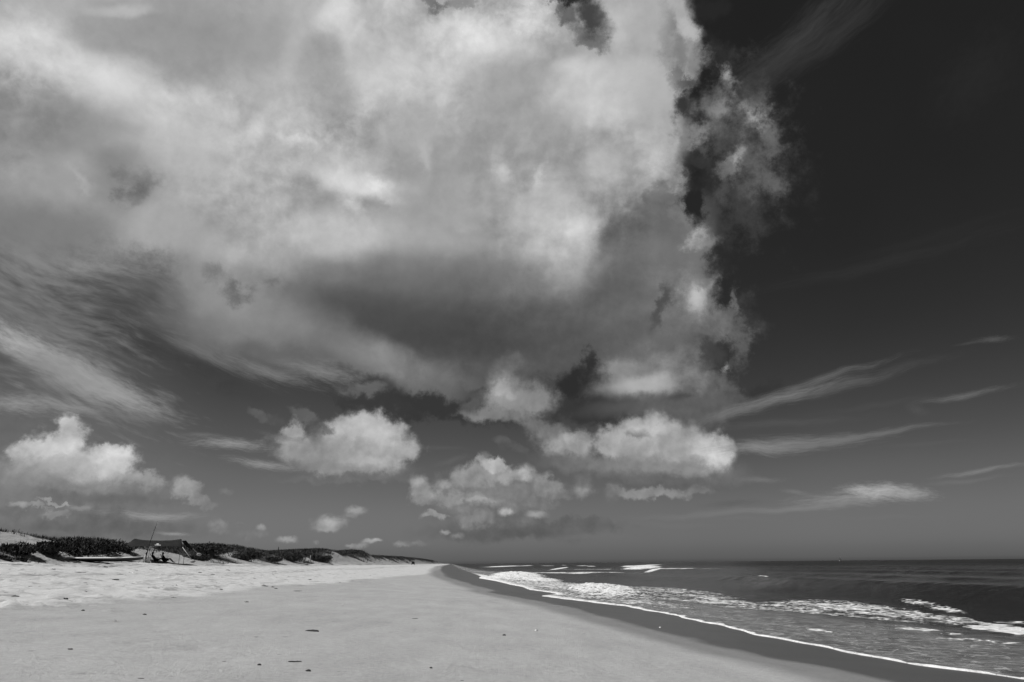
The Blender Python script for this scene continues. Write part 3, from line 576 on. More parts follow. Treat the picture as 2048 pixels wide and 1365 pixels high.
WEEDS = [
    (-2.9, 16.85, 0.113, 0.016, 50, 'flat dark seaweed clump with trailing ends on the mid sand', None),
    (-1.87, 10.79, 0.022, 0.01, 51, 'small dark seaweed knot just right of the nearest driftwood stick', None),
    (-9.93, 20.26, 0.206, 0.041, 52, 'wide dark seaweed heap at left on the border of pale and grey sand', None),
    (-11.45, 25.01, 0.237, 0.073, 53, 'dark seaweed heap on pale sand, directly above the widest heap', None),
    (-14.62, 30.59, 0.258, 0.074, 54, 'broad low seaweed heap on the pale sand at left, farthest of the big heaps', None),
    (-8.1, 19.21, 0.074, 0.025, 55, 'small pointed seaweed heap right of the widest heap', None),
    (-8.43, 18.76, 0.026, 0.013, 56, 'tiny seaweed scrap left of the small pointed heap', None),
    (-7.07, 18.81, 0.031, 0.012, 57, 'single black seaweed scrap right of the small pointed heap', None),
    (-16.03, 43.7, 0.354, 0.102, 58, 'ragged seaweed heap on the pale sand in front of the shelter', None),
    (-10.65, 22.2, 0.175, 0.032, 59, 'thin seaweed patch between the widest heap and the one above it', None),
    (-2.58, 11.09, 0.017, 0.007, 60, 'tiny seaweed scrap left of the nearest driftwood stick', None),
    (-0.29, 11.99, 0.012, 0.007, 61, 'lone dark scrap of seaweed near the bottom, right of centre', None),
    (1.29, 19.18, 0.029, 0.009, 62, 'dark scrap of seaweed close to a white shell on the damp sand', None),
    (-6.67, 26.24, 0.055, 0.012, 63, 'small dark scrap of seaweed scattered on the pale upper sand', 'small dark scraps of seaweed on the upper sand'),
    (-11.98, 35.86, 0.153, 0.043, 64, 'small dark scrap of seaweed scattered on the pale upper sand', 'small dark scraps of seaweed on the upper sand'),
    (-11.15, 38.07, 0.091, 0.025, 65, 'small dark scrap of seaweed scattered on the pale upper sand', 'small dark scraps of seaweed on the upper sand'),
    (-9.09, 38.71, 0.131, 0.036, 66, 'small dark scrap of seaweed scattered on the pale upper sand', 'small dark scraps of seaweed on the upper sand'),
    (-8.54, 38.07, 0.069, 0.024, 67, 'small dark scrap of seaweed scattered on the pale upper sand', 'small dark scraps of seaweed on the upper sand'),
    (-9.39, 32.7, 0.06, 0.021, 68, 'small dark scrap of seaweed scattered on the pale upper sand', 'small dark scraps of seaweed on the upper sand'),
    (-10.25, 28.95, 0.093, 0.026, 69, 'small dark scrap of seaweed scattered on the pale upper sand', 'small dark scraps of seaweed on the upper sand'),
    (-8.79, 25.58, 0.082, 0.023, 70, 'small dark scrap of seaweed scattered on the pale upper sand', 'small dark scraps of seaweed on the upper sand'),
    (-8.16, 57.88, 0.074, 0.036, 71, 'small dark scrap of seaweed scattered on the pale upper sand', 'small dark scraps of seaweed on the upper sand'),
    (-8.06, 36.64, 0.057, 0.023, 72, 'small dark scrap of seaweed scattered on the pale upper sand', 'small dark scraps of seaweed on the upper sand'),
    (-18.15, 35.4, 0.202, 0.056, 73, 'small dark scrap of seaweed scattered on the pale upper sand', 'small dark scraps of seaweed on the upper sand'),
    (-14.34, 26.55, 0.092, 0.025, 74, 'small dark scrap of seaweed scattered on the pale upper sand', 'small dark scraps of seaweed on the upper sand'),
    (-11.61, 21.83, 0.075, 0.021, 75, 'small dark scrap of seaweed scattered on the pale upper sand', 'small dark scraps of seaweed on the upper sand'),
    (-16.16, 31.04, 0.08, 0.022, 76, 'small dark scrap of seaweed scattered on the pale upper sand', 'small dark scraps of seaweed on the upper sand'),
    (-20.98, 42.55, 0.168, 0.047, 77, 'small dark scrap of seaweed scattered on the pale upper sand', 'small dark scraps of seaweed on the upper sand'),
    (-20.25, 51.38, 0.14, 0.039, 78, 'small dark scrap of seaweed scattered on the pale upper sand', 'small dark scraps of seaweed on the upper sand'),
    (-22.29, 59.28, 0.128, 0.039, 79, 'small dark scrap of seaweed scattered on the pale upper sand', 'small dark scraps of seaweed on the upper sand'),
    (-17.55, 58.63, 0.155, 0.043, 80, 'small dark scrap of seaweed scattered on the pale upper sand', 'small dark scraps of seaweed on the upper sand'),
    (-18.97, 67.38, 0.16, 0.044, 81, 'small dark scrap of seaweed scattered on the pale upper sand', 'small dark scraps of seaweed on the upper sand'),
    (-13.01, 52.32, 0.137, 0.038, 82, 'small dark scrap of seaweed scattered on the pale upper sand', 'small dark scraps of seaweed on the upper sand'),
    (-10.61, 59.4, 0.107, 0.037, 83, 'small dark scrap of seaweed scattered on the pale upper sand', 'small dark scraps of seaweed on the upper sand'),
    (-12.19, 79.12, 0.122, 0.049, 84, 'small dark scrap of seaweed scattered on the pale upper sand', 'small dark scraps of seaweed on the upper sand'),
    (-9.2, 71.47, 0.146, 0.044, 85, 'small dark scrap of seaweed scattered on the pale upper sand', 'small dark scraps of seaweed on the upper sand'),
    (-9.05, 87.23, 0.111, 0.054, 86, 'small dark scrap of seaweed scattered on the pale upper sand', 'small dark scraps of seaweed on the upper sand'),
    (-11.28, 52.3, 0.109, 0.033, 87, 'small dark scrap of seaweed scattered on the pale upper sand', 'small dark scraps of seaweed on the upper sand'),
    (-18.62, 59.12, 0.126, 0.038, 88, 'small dark scrap of seaweed scattered on the pale upper sand', 'small dark scraps of seaweed on the upper sand'),
    (-25.08, 58.24, 0.161, 0.045, 89, 'small dark scrap of seaweed scattered on the pale upper sand', 'small dark scraps of seaweed on the upper sand'),
    (-11.58, 33.83, 0.054, 0.022, 90, 'small dark scrap of seaweed scattered on the pale upper sand', 'small dark scraps of seaweed on the upper sand'),
    (-12.13, 31.7, 0.069, 0.021, 91, 'small dark scrap of seaweed scattered on the pale upper sand', 'small dark scraps of seaweed on the upper sand'),
    (-16.86, 40.97, 0.112, 0.031, 92, 'small dark scrap of seaweed scattered on the pale upper sand', 'small dark scraps of seaweed on the upper sand'),
]
SHELLS = [
    (-6.58, 16.11, 0.045, 0.0, 'white shell lying on the smooth sand at left'),
    (-8.04, 22.33, 0.035, 0.3, 'small white shell on the sand in front of the shelter'),
    (-3.82, 28.11, 0.042, 0.6, 'tiny white shell on the grey sand near the middle'),
    (2.31, 21.4, 0.056, 0.8999999999999999, 'white shell on the damp sand, right of centre'),
    (7.15, 26.66, 0.052, 1.2, 'white shell on the dark wet sand near the water'),
    (-17.87, 45.12, 0.09, 1.5, 'pale shell fragment on the dry sand below the fishing rod'),
]

# ------------------------------------------------------------------ materials
def material(name):
    m = bpy.data.materials.new(name); m.use_nodes = True
    m.node_tree.nodes.clear()
    nt = NT(m.node_tree)
    out = nt.n.new('ShaderNodeOutputMaterial')
    return m, nt, out

def principled(nt, out, base, rough, spec=0.5, normal=None, ior=None, coat=None):
    p = nt.n.new('ShaderNodeBsdfPrincipled')
    nt.put(p.inputs['Base Color'], nt.gray(base)); nt.put(p.inputs['Roughness'], rough)
    nt.put(p.inputs['Specular IOR Level'], spec)
    if ior: p.inputs['IOR'].default_value = ior
    if normal is not None: nt.put(p.inputs['Normal'], normal)
    nt.l.new(p.outputs[0], out.inputs[0])
    return p

def bump(nt, height, strength, dist, normal=None):
    b = nt.n.new('ShaderNodeBump'); nt.put(b.inputs['Height'], height)
    b.inputs['Strength'].default_value = strength; b.inputs['Distance'].default_value = dist
    if normal is not None: nt.put(b.inputs['Normal'], normal)
    return b.outputs[0]

def plain(name, tone, rough=0.6, spec=0.4, vary=0.25, scale=8.0):
    m, nt, out = material(name)
    pos = nt.n.new('ShaderNodeTexCoord').outputs['Object']
    n = nt.noise(pos, scale, 4, 0.6)
    base = nt.math('MULTIPLY', nt.rng(n, 0.3, 0.7, 1 - vary, 1 + vary), tone)
    principled(nt, out, base, rough, spec, bump(nt, n, 0.3, 0.01))
    return m

def sand_material():
    m, nt, out = material("sand")
    pos = nt.n.new('ShaderNodeNewGeometry').outputs['Position']
    wet, dry, track = nt.attr('wet'), nt.attr('dry'), nt.attr('track')
    big = nt.noise(pos, 0.22, 4, 0.55)
    mid = nt.noise(nt.vmath('MULTIPLY', pos, (1.0, 0.35, 1.0)), 1.3, 5, 0.6)
    fine = nt.noise(pos, 9.0, 5, 0.65)
    grain = nt.noise(pos, 120.0, 2, 0.6)
    base = nt.math('MULTIPLY_ADD', nt.math('SUBTRACT', big, 0.5), 0.09, 0.355)
    base = nt.math('MULTIPLY_ADD', nt.math('SUBTRACT', mid, 0.5), 0.16, base)
    base = nt.math('MULTIPLY_ADD', nt.math('SUBTRACT', fine, 0.5), 0.21, base)
    base = nt.math('MULTIPLY_ADD', nt.math('SUBTRACT', grain, 0.5), 0.10, base)
    base = nt.math('MULTIPLY', base, nt.rng(nt.noise(nt.vmath('MULTIPLY', pos, (1.0, 0.6, 1.0)), 4.3, 4, 0.6), 0.66, 0.74, 1.0, 0.72))
    # loose dry sand above the last tide, dark bits of wrack and footprint shade painted into its colour
    dry_n = nt.rng(nt.math('MULTIPLY_ADD', nt.math('SUBTRACT', big, 0.5), 1.6, dry), 0.35, 0.65)
    pale = nt.math('MULTIPLY_ADD', nt.math('SUBTRACT', fine, 0.5), 0.16, 0.51)
    streak = nt.noise(nt.vmath('MULTIPLY', pos, (1.0, 0.4, 1.0)), 0.9, 6, 0.7)
    pale = nt.math('MULTIPLY', pale, nt.rng(streak, 0.52, 0.68, 1.0, 0.66))
    speck = nt.noise(nt.vmath('MULTIPLY', pos, (1.0, 0.5, 1.0)), 3.1, 3, 0.6)
    pale = nt.math('MULTIPLY', pale, nt.rng(speck, 0.64, 0.70, 1.0, 0.45))
    pale = nt.math('MULTIPLY', pale, nt.mix(nt.math('MULTIPLY', nt.attr('litter'), nt.rng(nt.noise(nt.vmath('MULTIPLY', pos, (1.0, 0.3, 1.0)), 1.6, 5, 0.7), 0.38, 0.6)), 1.0, 0.42))
    base = nt.mix(dry_n, base, pale)
    base = nt.math('MULTIPLY', base, nt.rng(nt.math('MULTIPLY', track, nt.noise(pos, 14, 4, 0.7)), 0.25, 0.6, 1.0, 0.55))
    # wet sand
    wn = nt.math('MULTIPLY_ADD', nt.math('SUBTRACT', mid, 0.5), 0.22, wet)
    wetness = nt.math('ADD', nt.math('MULTIPLY', nt.rng(wn, 0.06, 0.30), 0.55), nt.math('MULTIPLY', nt.rng(wn, 0.42, 0.56), 0.45))
    base = nt.mix(wetness, base, nt.math('MULTIPLY_ADD', nt.math('SUBTRACT', mid, 0.5), 0.02, 0.078))
    rough = nt.mix(wetness, 0.92, 0.42)
    h = nt.math('ADD', nt.math('MULTIPLY', fine, 0.6), nt.math('MULTIPLY', nt.noise(pos, 34, 4, 0.6), 0.35))
    h = nt.math('MULTIPLY', h, nt.mix(wetness, 1.0, 0.12))
    principled(nt, out, base, rough, nt.mix(wetness, 0.1, 0.35), bump(nt, h, 0.85, 0.04))
    return m

def dune_material():
    m, nt, out = material("dune_sand")
    pos = nt.n.new('ShaderNodeNewGeometry').outputs['Position']
    big = nt.noise(pos, 0.35, 5, 0.6)
    fine = nt.noise(pos, 4.0, 6, 0.65)
    base = nt.math('MULTIPLY_ADD', nt.math('SUBTRACT', big, 0.5), 0.14, 0.36)
    base = nt.math('MULTIPLY_ADD', nt.math('SUBTRACT', fine, 0.5), 0.16, base)
    # plant litter and creepers on the sand between the tufts
    cover = nt.math('MULTIPLY_ADD', nt.math('SUBTRACT', fine, 0.5), 0.9, nt.attr('green'))
    base = nt.mix(nt.rng(cover, 0.35, 0.75), base, nt.math('MULTIPLY_ADD', nt.math('SUBTRACT', fine, 0.5), 0.07, 0.06))
    h = nt.math('ADD', nt.math('MULTIPLY', fine, 0.7), nt.noise(pos, 1.2, 4, 0.6))
    principled(nt, out, base, 0.95, 0.05, bump(nt, h, 0.8, 0.25))
    return m

def sea_material():
    m, nt, out = material("sea_water")
    pos = nt.n.new('ShaderNodeNewGeometry').outputs['Position']
    foam, shallow, edge = nt.attr('foam'), nt.attr('shallow'), nt.attr('edge')
    dist = nt.vmath('LENGTH', nt.vmath('MULTIPLY', pos, (1, 1, 0)))
    w1 = nt.noise(pos, 0.9, 5, 0.6, dist=0.4)
    w2 = nt.noise(nt.vmath('MULTIPLY', pos, (0.5, 1.2, 1)), 3.2, 4, 0.6)
    w3 = nt.noise(pos, 0.12, 3, 0.5)
    h = nt.math('ADD', nt.math('MULTIPLY', w1, 0.22), nt.math('MULTIPLY', w2, 0.05))
    nrm = bump(nt, h, 0.75, 1.0)
    cells = nt.voronoi(nt.vmath('ADD', pos, nt.vmath('SCALE', nt.noise(pos, 1.4, 3, 0.5, color=True), scale=1.2)), 1.5, 'DISTANCE_TO_EDGE')
    lace = nt.rng(cells, 0.0, 0.34, 1.0, 0.0, smooth=False)
    far = nt.rng(dist, 90, 260)
    frag = nt.mix(far, nt.noise(pos, 2.3, 6, 0.68), nt.noise(pos, 0.55, 6, 0.7))
    patch = nt.mix(far, nt.noise(pos, 0.55, 4, 0.6), nt.noise(pos, 0.11, 4, 0.6))
    # foam: solid where the wave has just broken, torn to lace where it is thinning
    e = nt.math('MULTIPLY_ADD', nt.math('SUBTRACT', patch, 0.5), 1.5, foam)
    e = nt.math('MULTIPLY_ADD', nt.math('SUBTRACT', frag, 0.5), 1.5, e)
    e = nt.math('MULTIPLY_ADD', nt.math('SUBTRACT', lace, 0.45), nt.mix(far, 0.8, 0.0), e)
    e = nt.math('MULTIPLY', e, nt.rng(foam, 0.03, 0.2))
    white = nt.rng(e, 0.46, 0.80)
    ed = nt.math('MULTIPLY_ADD', nt.math('SUBTRACT', nt.noise(pos, 7.0, 5, 0.7), 0.5), 1.7, edge)
    white = nt.math('MAXIMUM', white, nt.rng(ed, 0.45, 0.75))
    # thin churned water over the sand
    st = nt.noise(nt.vmath('MULTIPLY', pos, (1.0, 0.5, 1.0)), 1.1, 6, 0.66)
    churn = nt.math('MULTIPLY_ADD', nt.math('SUBTRACT', st, 0.5), 0.42, 0.15)
    churn = nt.math('MAXIMUM', churn, 0.05)
    deep = nt.math('MULTIPLY_ADD', nt.math('SUBTRACT', w3, 0.5), 0.012, 0.016)
    body = nt.mix(nt.rng(nt.math('MULTIPLY_ADD', nt.math('SUBTRACT', st, 0.5), 0.5, shallow), 0.1, 0.9), deep, churn)
    film = nt.math('MULTIPLY', nt.rng(cells, 0.10, 0.02), nt.rng(nt.math('MULTIPLY', shallow, nt.math('MULTIPLY', patch, 2.0)), 0.55, 1.1))
    body = nt.mix(nt.math('MULTIPLY', film, nt.rng(frag, 0.35, 0.6, 0.1, 0.7)), body, 0.55)
    base = nt.mix(white, body, nt.math('MULTIPLY_ADD', nt.math('SUBTRACT', frag, 0.5), 1.1, 0.70))
    rough = nt.mix(white, nt.rng(dist, 30, 600, 0.12, 0.32), 0.9)
    spec = nt.mix(white, nt.rng(dist, 15, 200, 0.30, 0.07), 0.05)
    fh = nt.math('MULTIPLY', nt.math('ADD', frag, nt.math('MULTIPLY', white, 0.5)), nt.math('MULTIPLY', white, 0.25))
    nrm = bump(nt, fh, 0.9, 0.8, nrm)
    principled(nt, out, base, rough, spec, nrm, ior=1.33)
    return m

M_SAND, M_DUNE, M_SEA = sand_material(), dune_material(), sea_material()

# ------------------------------------------------------------------ beach
def build_beach():
    t = np.concatenate([np.arange(-60, 8, 2.0), np.arange(8, 16, 0.07), np.arange(16, 45, 0.13), np.arange(45, 110, 0.2), np.arange(110, 200, 0.8), geo(200, 6000, 90)])
    s = np.concatenate([np.arange(-60, -32, 2.0), np.arange(-32, -8, 0.17), np.arange(-8, 4, 0.12), np.arange(4, 16, 0.3), np.arange(16, 80, 4.0), geo(80, 4000, 14)])
    s2, t2 = np.meshgrid(s, t)
    z = sand_z(s2, t2)
    r = np.random.RandomState(7)
    # footprints and wheel scuffs in the loose upper sand
    n = 2600
    pt = np.exp(r.uniform(np.log(17), np.log(125), n)); ps = r.uniform(-27.5, np.interp(pt, [17, 22, 60, 130], [-9.5, -9, -7.4, -4.5]), n)
    for k in range(n):
        rad = r.uniform(0.10, 0.30); dep = rad * r.uniform(0.22, 0.5)
        i0, i1 = np.searchsorted(t, [pt[k] - 3 * rad, pt[k] + 3 * rad]); j0, j1 = np.searchsorted(s, [ps[k] - 3 * rad, ps[k] + 3 * rad])
        if i1 <= i0 or j1 <= j0: continue
        q = ((t2[i0:i1, j0:j1] - pt[k]) ** 2 + (s2[i0:i1, j0:j1] - ps[k]) ** 2) / rad ** 2
        z[i0:i1, j0:j1] -= dep * np.exp(-q * 1.6) - 0.45 * dep * np.exp(-(np.sqrt(q) - 1.35) ** 2 * 5)
    # small dents and scuffs on the firm sand
    n = 260
    pt = np.exp(r.uniform(np.log(10.5), np.log(40), n)); ps = r.uniform(-9, 5.5, n) * np.clip(pt / 18, .7, 1.0)
    for k in range(n):
        rad = r.uniform(0.05, 0.13); dep = rad * r.uniform(0.12, 0.38)
        i0, i1 = np.searchsorted(t, [pt[k] - 4 * rad, pt[k] + 4 * rad]); j0, j1 = np.searchsorted(s, [ps[k] - 4 * rad, ps[k] + 4 * rad])
        q = ((t2[i0:i1, j0:j1] - pt[k]) ** 2 + ((s2[i0:i1, j0:j1] - ps[k]) / 1.6) ** 2) / rad ** 2
        z[i0:i1, j0:j1] -= dep * np.exp(-q * 1.2)
    # low mounds pushed up by the wind
    for (ms, mt, mr, mh) in MOUNDS:
        i0, i1 = np.searchsorted(t, [mt - 3 * mr, mt + 3 * mr]); j0, j1 = np.searchsorted(s, [ms - 3 * mr, ms + 3 * mr])
        q = ((t2[i0:i1, j0:j1] - mt) ** 2 + (s2[i0:i1, j0:j1] - ms) ** 2) / mr ** 2
        z[i0:i1, j0:j1] += mh * np.exp(-q * 1.5)
    # an old furrow across the foreground
    line = np.interp(s2, [f[0] for f in FURROW], [f[1] for f in FURROW])
    wgt = np.interp(s2, [FURROW[0][0] - 0.3, FURROW[0][0], FURROW[-1][0], FURROW[-1][0] + 0.4], [0, 1, 0.35, 0])
    du = t2 - line - 0.05 * np.sin(s2 * 9)
    track = wgt * np.exp(-(du / 0.10) ** 2)
    lump = 0.5 + 0.5 * np.sin(s2 * 31 + 3 * np.sin(s2 * 7.3) + t2 * 17)
    z = z - 0.035 * track * lump + 0.012 * wgt * np.exp(-((np.abs(du) - 0.2) / 0.08) ** 2) * lump
    wl = wet_line(t2)
    wet = np.clip((s2 - wl + 0.6) / (np.maximum(shore(t2) - wl, 1.0) * 0.75 + 0.6), 0, 1)
    dl = np.interp(t2, [17, 22, 60, 130, 400], [-10.3, -9.3, -8.0, -4.6, -3.5])
    dry = np.clip((dl - s2) / 3.0 + 0.5, 0, 1)
    hole = s2 < -34
    z = np.where(hole, z - 3.0, z)
    o = grid_mesh("beach", s2, t2, z, {'wet': wet, 'dry': dry, 'track': track, 'litter': np.exp(-((s2 + 25.4 + 0.5 * np.sin(t2 * .11)) / 1.2) ** 2) + 0.6 * np.exp(-((s2 + 17 + 0.8 * np.sin(t2 * .07)) / 1.0) ** 2)}, 'structure')
    o.data.materials.append(M_SAND)
build_beach()

# ------------------------------------------------------------------ sea
W_CHOP = waves2d(26, 2.2, 16.0, 31)
W_RIP = waves2d(20, 0.7, 2.4, 32)
def asym(d, front, back):
    """wave profile: d metres seaward of the crest, steep towards the shore"""
    return np.where(d < 0, np.exp(-(d / front) ** 2), np.exp(-(d / back) ** 2))

def build_sea():
    t = np.concatenate([np.arange(-60, 8, 4.0), np.arange(8, 60, 0.16), np.arange(60, 120, 0.25), np.arange(120, 240, 0.5), geo(240, 1500, 230), geo(1550, 40000, 40)])
    q = np.concatenate([np.arange(0, 1.0, 0.04), np.arange(1.0, 26, 0.16), np.arange(26, 62, 0.35), np.arange(62, 140, 1.0), geo(141, 40000, 70)])
    q2, t2 = np.meshgrid(q, t)
    sh = shore(t2) - 0.12
    s2 = sh + q2
    open_ = np.clip((q2 - 6) / 18, 0, 1) * np.clip(1.4 - (t2 + s2) / 2500, 0, 1)
    z = 0.075 * open_ * bumps(s2, t2, W_CHOP) + 0.022 * np.clip((q2 - 2) / 8, 0, 1) * np.clip(1.5 - t2 / 90, 0, 1) * bumps(s2, t2, W_RIP)
    # the swell standing up offshore
    crest = 32.0 + 1.2 * np.sin(t2 / 11.0 + 1.0)
    env = np.clip((t2 - 12) / 25, 0, 1) * np.exp(-np.clip((t2 - 78) / 24, 0, 9) ** 2)
    z = z + 0.85 * env * asym(s2 - crest, 2.3, 7.0) - 0.22 * env * np.exp(-((s2 - crest + 6.5) / 3.5) ** 2)
    # older swells farther out
    for c0, amp, t0, tw in ((62, 0.42, 120, 70), (84, 0.55, 160, 110), (112, 0.5, 190, 150), (26.5, 0.20, 44, 22), (150, 0.6, 300, 260), (31, 0.35, 150, 60)):
        z = z + amp * np.exp(-((t2 - t0) / tw) ** 2) * asym(s2 - c0 - 2.0 * np.sin(t2 / 21.0 + c0), 3.0, 7.0)
    # breakers
    foam = np.zeros_like(z)
    rr = waves2d(26, 0.45, 2.4, 41)
    lumps_ = 0.5 + 0.5 * bumps(s2, t2, rr, 0.6)
    for (fs, ft, ts, tt, amp) in FOAM:
        a_ = np.array(ts); b_ = np.array(tt)
        i0, i1 = np.searchsorted(t, [ft - 3 * (abs(a_[1]) + abs(b_[1])), ft + 3 * (abs(a_[1]) + abs(b_[1]))])
        ds, dt = s2[i0:i1] - fs, t2[i0:i1] - ft
        det = a_[0] * b_[1] - a_[1] * b_[0]
        u = (ds * b_[1] - dt * b_[0]) / det; v = (dt * a_[0] - ds * a_[1]) / det
        r2 = u * u + v * v
        g = amp * np.clip(1.25 - r2 * 0.72, 0, 1)
        foam[i0:i1] = np.maximum(foam[i0:i1], g)
        if amp in (1.05, 1.15): z[i0:i1] += min(0.42, 0.0042 * ft) * np.exp(-r2 * 1.3) * (0.45 + 0.9 * np.clip(lumps_[i0:i1], 0, 1.2))
    z = z + 0.16 * np.clip(foam - 0.7, 0, 0.8) * lumps_ * np.clip(t2 / 60, 0.35, 1.6)
    # the run-up: a film that ends in a small lip of foam
    wob = 0.5 + 0.5 * np.sin(t2 * 3.1 + 2 * np.sin(t2 * 0.7)) * np.sin(t2 * 1.27)
    width = np.interp(t2, [0, 20, 40, 56, 62, 90, 140, 300], [0.09, 0.11, 0.2, 0.8, 0.4, 0.6, 0.9, 1.6]) * (0.6 + 0.9 * wob) * (0.7 + 0.6 * np.clip(0.5 + bumps(q2 * 0 , t2, waves2d(16, 0.4, 2.5, 77)), 0, 1.4))
    edge = np.clip(1.35 - np.abs(q2 - 0.45 * width) / width, 0, 1)
    edge = edge * np.interp(t2, [0, 140, 230, 300], [1, 1, 0.45, 0.0])
    z = z + 0.035 * edge * np.clip(q2 / 0.08, 0, 1)
    z = np.where(q2 < 0.02, -0.03, z + 0.012)
    reach = np.interp(t2, [0, 20, 30, 45, 70, 120, 300], [10.5, 9.5, 9.0, 7.0, 7.5, 8, 8])
    shallow = np.clip(1.08 - (q2 / reach) ** 2.2, 0, 1)
    o = grid_mesh("sea", s2, t2, z, {'foam': foam, 'shallow': shallow, 'edge': edge}, 'structure')
    o.data.materials.append(M_SEA)
build_sea()

# ------------------------------------------------------------------ dunes
def green_cover(s, t):
    """how much of the dune is under plants, 0..1"""
    d = TOE - s
    crest = np.clip(d / 10.5, 0, 1.6)
    g = 0.12 + 0.75 * np.clip((crest - 0.35) / 0.4, 0, 1) + 0.5 * bumps(s, t, W_DUNE, 0.6)
    g = np.where((t > 108) & (t < 330), g + 0.3, g)
    g = np.where(t > 330, g + 0.12, g)
    for (cs, ct, rs, rt_, amp) in BARE:
        g = g + amp * np.exp(-(((s - cs) / rs) ** 2 + ((t - ct) / rt_) ** 2) ** 2)
    return np.clip(g, 0, 1) * np.clip(d / 1.2, 0, 1)

def build_dune():
    t = np.concatenate([np.arange(-60, 35, 4.0), np.arange(35, 130, 0.35), np.arange(130, 400, 1.2), geo(402, 4500, 150)])
    s = np.concatenate([-geo(420, 60, 24), np.arange(-58, -40, 0.8), np.arange(-40, -25.5, 0.3)])
    s2, t2 = np.meshgrid(s, t)
    o = grid_mesh("dune", s2, t2, dune_z(s2, t2), {'green': green_cover(s2, t2)}, 'structure')
    o.data.materials.append(M_DUNE)
build_dune()

# ------------------------------------------------------------------ things: helpers
def ground_z(s, t):
    s, t = np.asarray(s, float), np.asarray(t, float)
    z = sand_z(s, t)
    return np.where(s < TOE + 2, np.maximum(z, dune_z(s, t)), z)

def place(s, t, dz=0.0):
    x, y = world_xy(s, t)
    return Vector((float(x), float(y), float(ground_z(s, t)) + dz))

def mesh_obj(name, verts, faces, mat, parent=None, smooth=True):
    me = bpy.data.meshes.new(name); me.from_pydata([tuple(v) for v in verts], [], faces); me.update()
    if smooth: me.polygons.foreach_set('use_smooth', [True] * len(me.polygons))
    me.materials.append(mat)
    o = bpy.data.objects.new(name, me); C.objects.link(o)
    if parent: o.parent = parent
    return o

def tag(o, label, cat, group=None):
    o['label'] = label; o['category'] = cat
    if group: o['group'] = group
    return o

def thing(name, loc, label, cat, rz=0.0, group=None):
    o = bpy.data.objects.new(name, None); C.objects.link(o)
    o.location = loc; o.rotation_euler = (0, 0, rz); o.empty_display_size = 0.3
    return tag(o, label, cat, group)

def tube(path, radii, n=8):
    """verts, faces of a round tube along a path"""
    V, Fc = [], []
    P = [Vector(p) for p in path]
    for i, p in enumerate(P):
        d = (P[min(i + 1, len(P) - 1)] - P[max(i - 1, 0)]).normalized()
        a = d.orthogonal().normalized(); b = d.cross(a)
        if i and abs(a.dot(prev)) < 0.9999:
            a = (prev - d * prev.dot(d)).normalized(); b = d.cross(a)
        prev = a
        for k in range(n):
            th = 2 * math.pi * k / n
            V.append(p + (a * math.cos(th) + b * math.sin(th)) * radii[i])
    for i in range(len(P) - 1):
        for k in range(n):
            Fc.append((i * n + k, i * n + (k + 1) % n, (i + 1) * n + (k + 1) % n, (i + 1) * n + k))
    Fc.append(tuple(range(n))[::-1]); Fc.append(tuple((len(P) - 1) * n + k for k in range(n)))
    return V, Fc

def join(*parts):
    V, Fc = [], []
    for v, f in parts:
        o = len(V); V += list(v); Fc += [tuple(i + o for i in q) for q in f]
    return V, Fc

def box(x0, x1, y0, y1, z0, z1):
    V = [(x, y, z) for z in (z0, z1) for y in (y0, y1) for x in (x0, x1)]
    return V, [(0, 2, 3, 1), (4, 5, 7, 6), (0, 1, 5, 4), (1, 3, 7, 5), (3, 2, 6, 7), (2, 0, 4, 6)]

def bevel(o, w=0.02, seg=2):
    m = o.modifiers.new("bevel", 'BEVEL'); m.width = w; m.segments = seg
    return o

M_LEAF = plain("dark_leaves", 0.055, 0.75, 0.15, 0.85, 1.6)
M_GRASS = plain("dune_grass", 0.085, 0.8, 0.1, 0.8, 0.5)
M_FABRIC = plain("black_tarp_fabric", 0.016, 0.8, 0.15, 0.2, 2)
M_WHITE = plain("white_paint", 0.78, 0.4, 0.4, 0.05)
M_BLACK = plain("black_gloss", 0.012, 0.35, 0.5, 0.1)
M_DARKCLOTH = plain("dark_cloth", 0.012, 0.9, 0.05, 0.2)
M_SKIN = plain("tanned_skin", 0.10, 0.6, 0.3, 0.1)
M_HAIR = plain("dark_hair", 0.012, 0.7, 0.2, 0.1)
M_ALU = plain("weathered_aluminium", 0.22, 0.45, 0.5, 0.15)
M_ROPE = plain("pale_rope", 0.42, 0.9, 0.05, 0.15)
M_CARBON = plain("dark_carbon_rod", 0.03, 0.35, 0.5, 0.1)
M_BAG = plain("pale_canvas", 0.40, 0.9, 0.05, 0.2)
M_WOOD = plain("grey_driftwood", 0.085, 0.9, 0.05, 0.5, 14)
M_WOODPALE = plain("sunbleached_post", 0.42, 0.85, 0.05, 0.3, 9)
M_WEED = plain("dry_seaweed", 0.045, 0.9, 0.1, 0.6, 20)
M_SHELL = plain("bleached_shell", 0.80, 0.6, 0.2, 0.06, 30)
M_PAINT = plain("dark_car_paint", 0.02, 0.3, 0.5, 0.1)
M_GLASS = plain("dark_glass", 0.01, 0.08, 0.6, 0.0)
M_TYRE = plain("black_rubber", 0.012, 0.85, 0.2, 0.1)

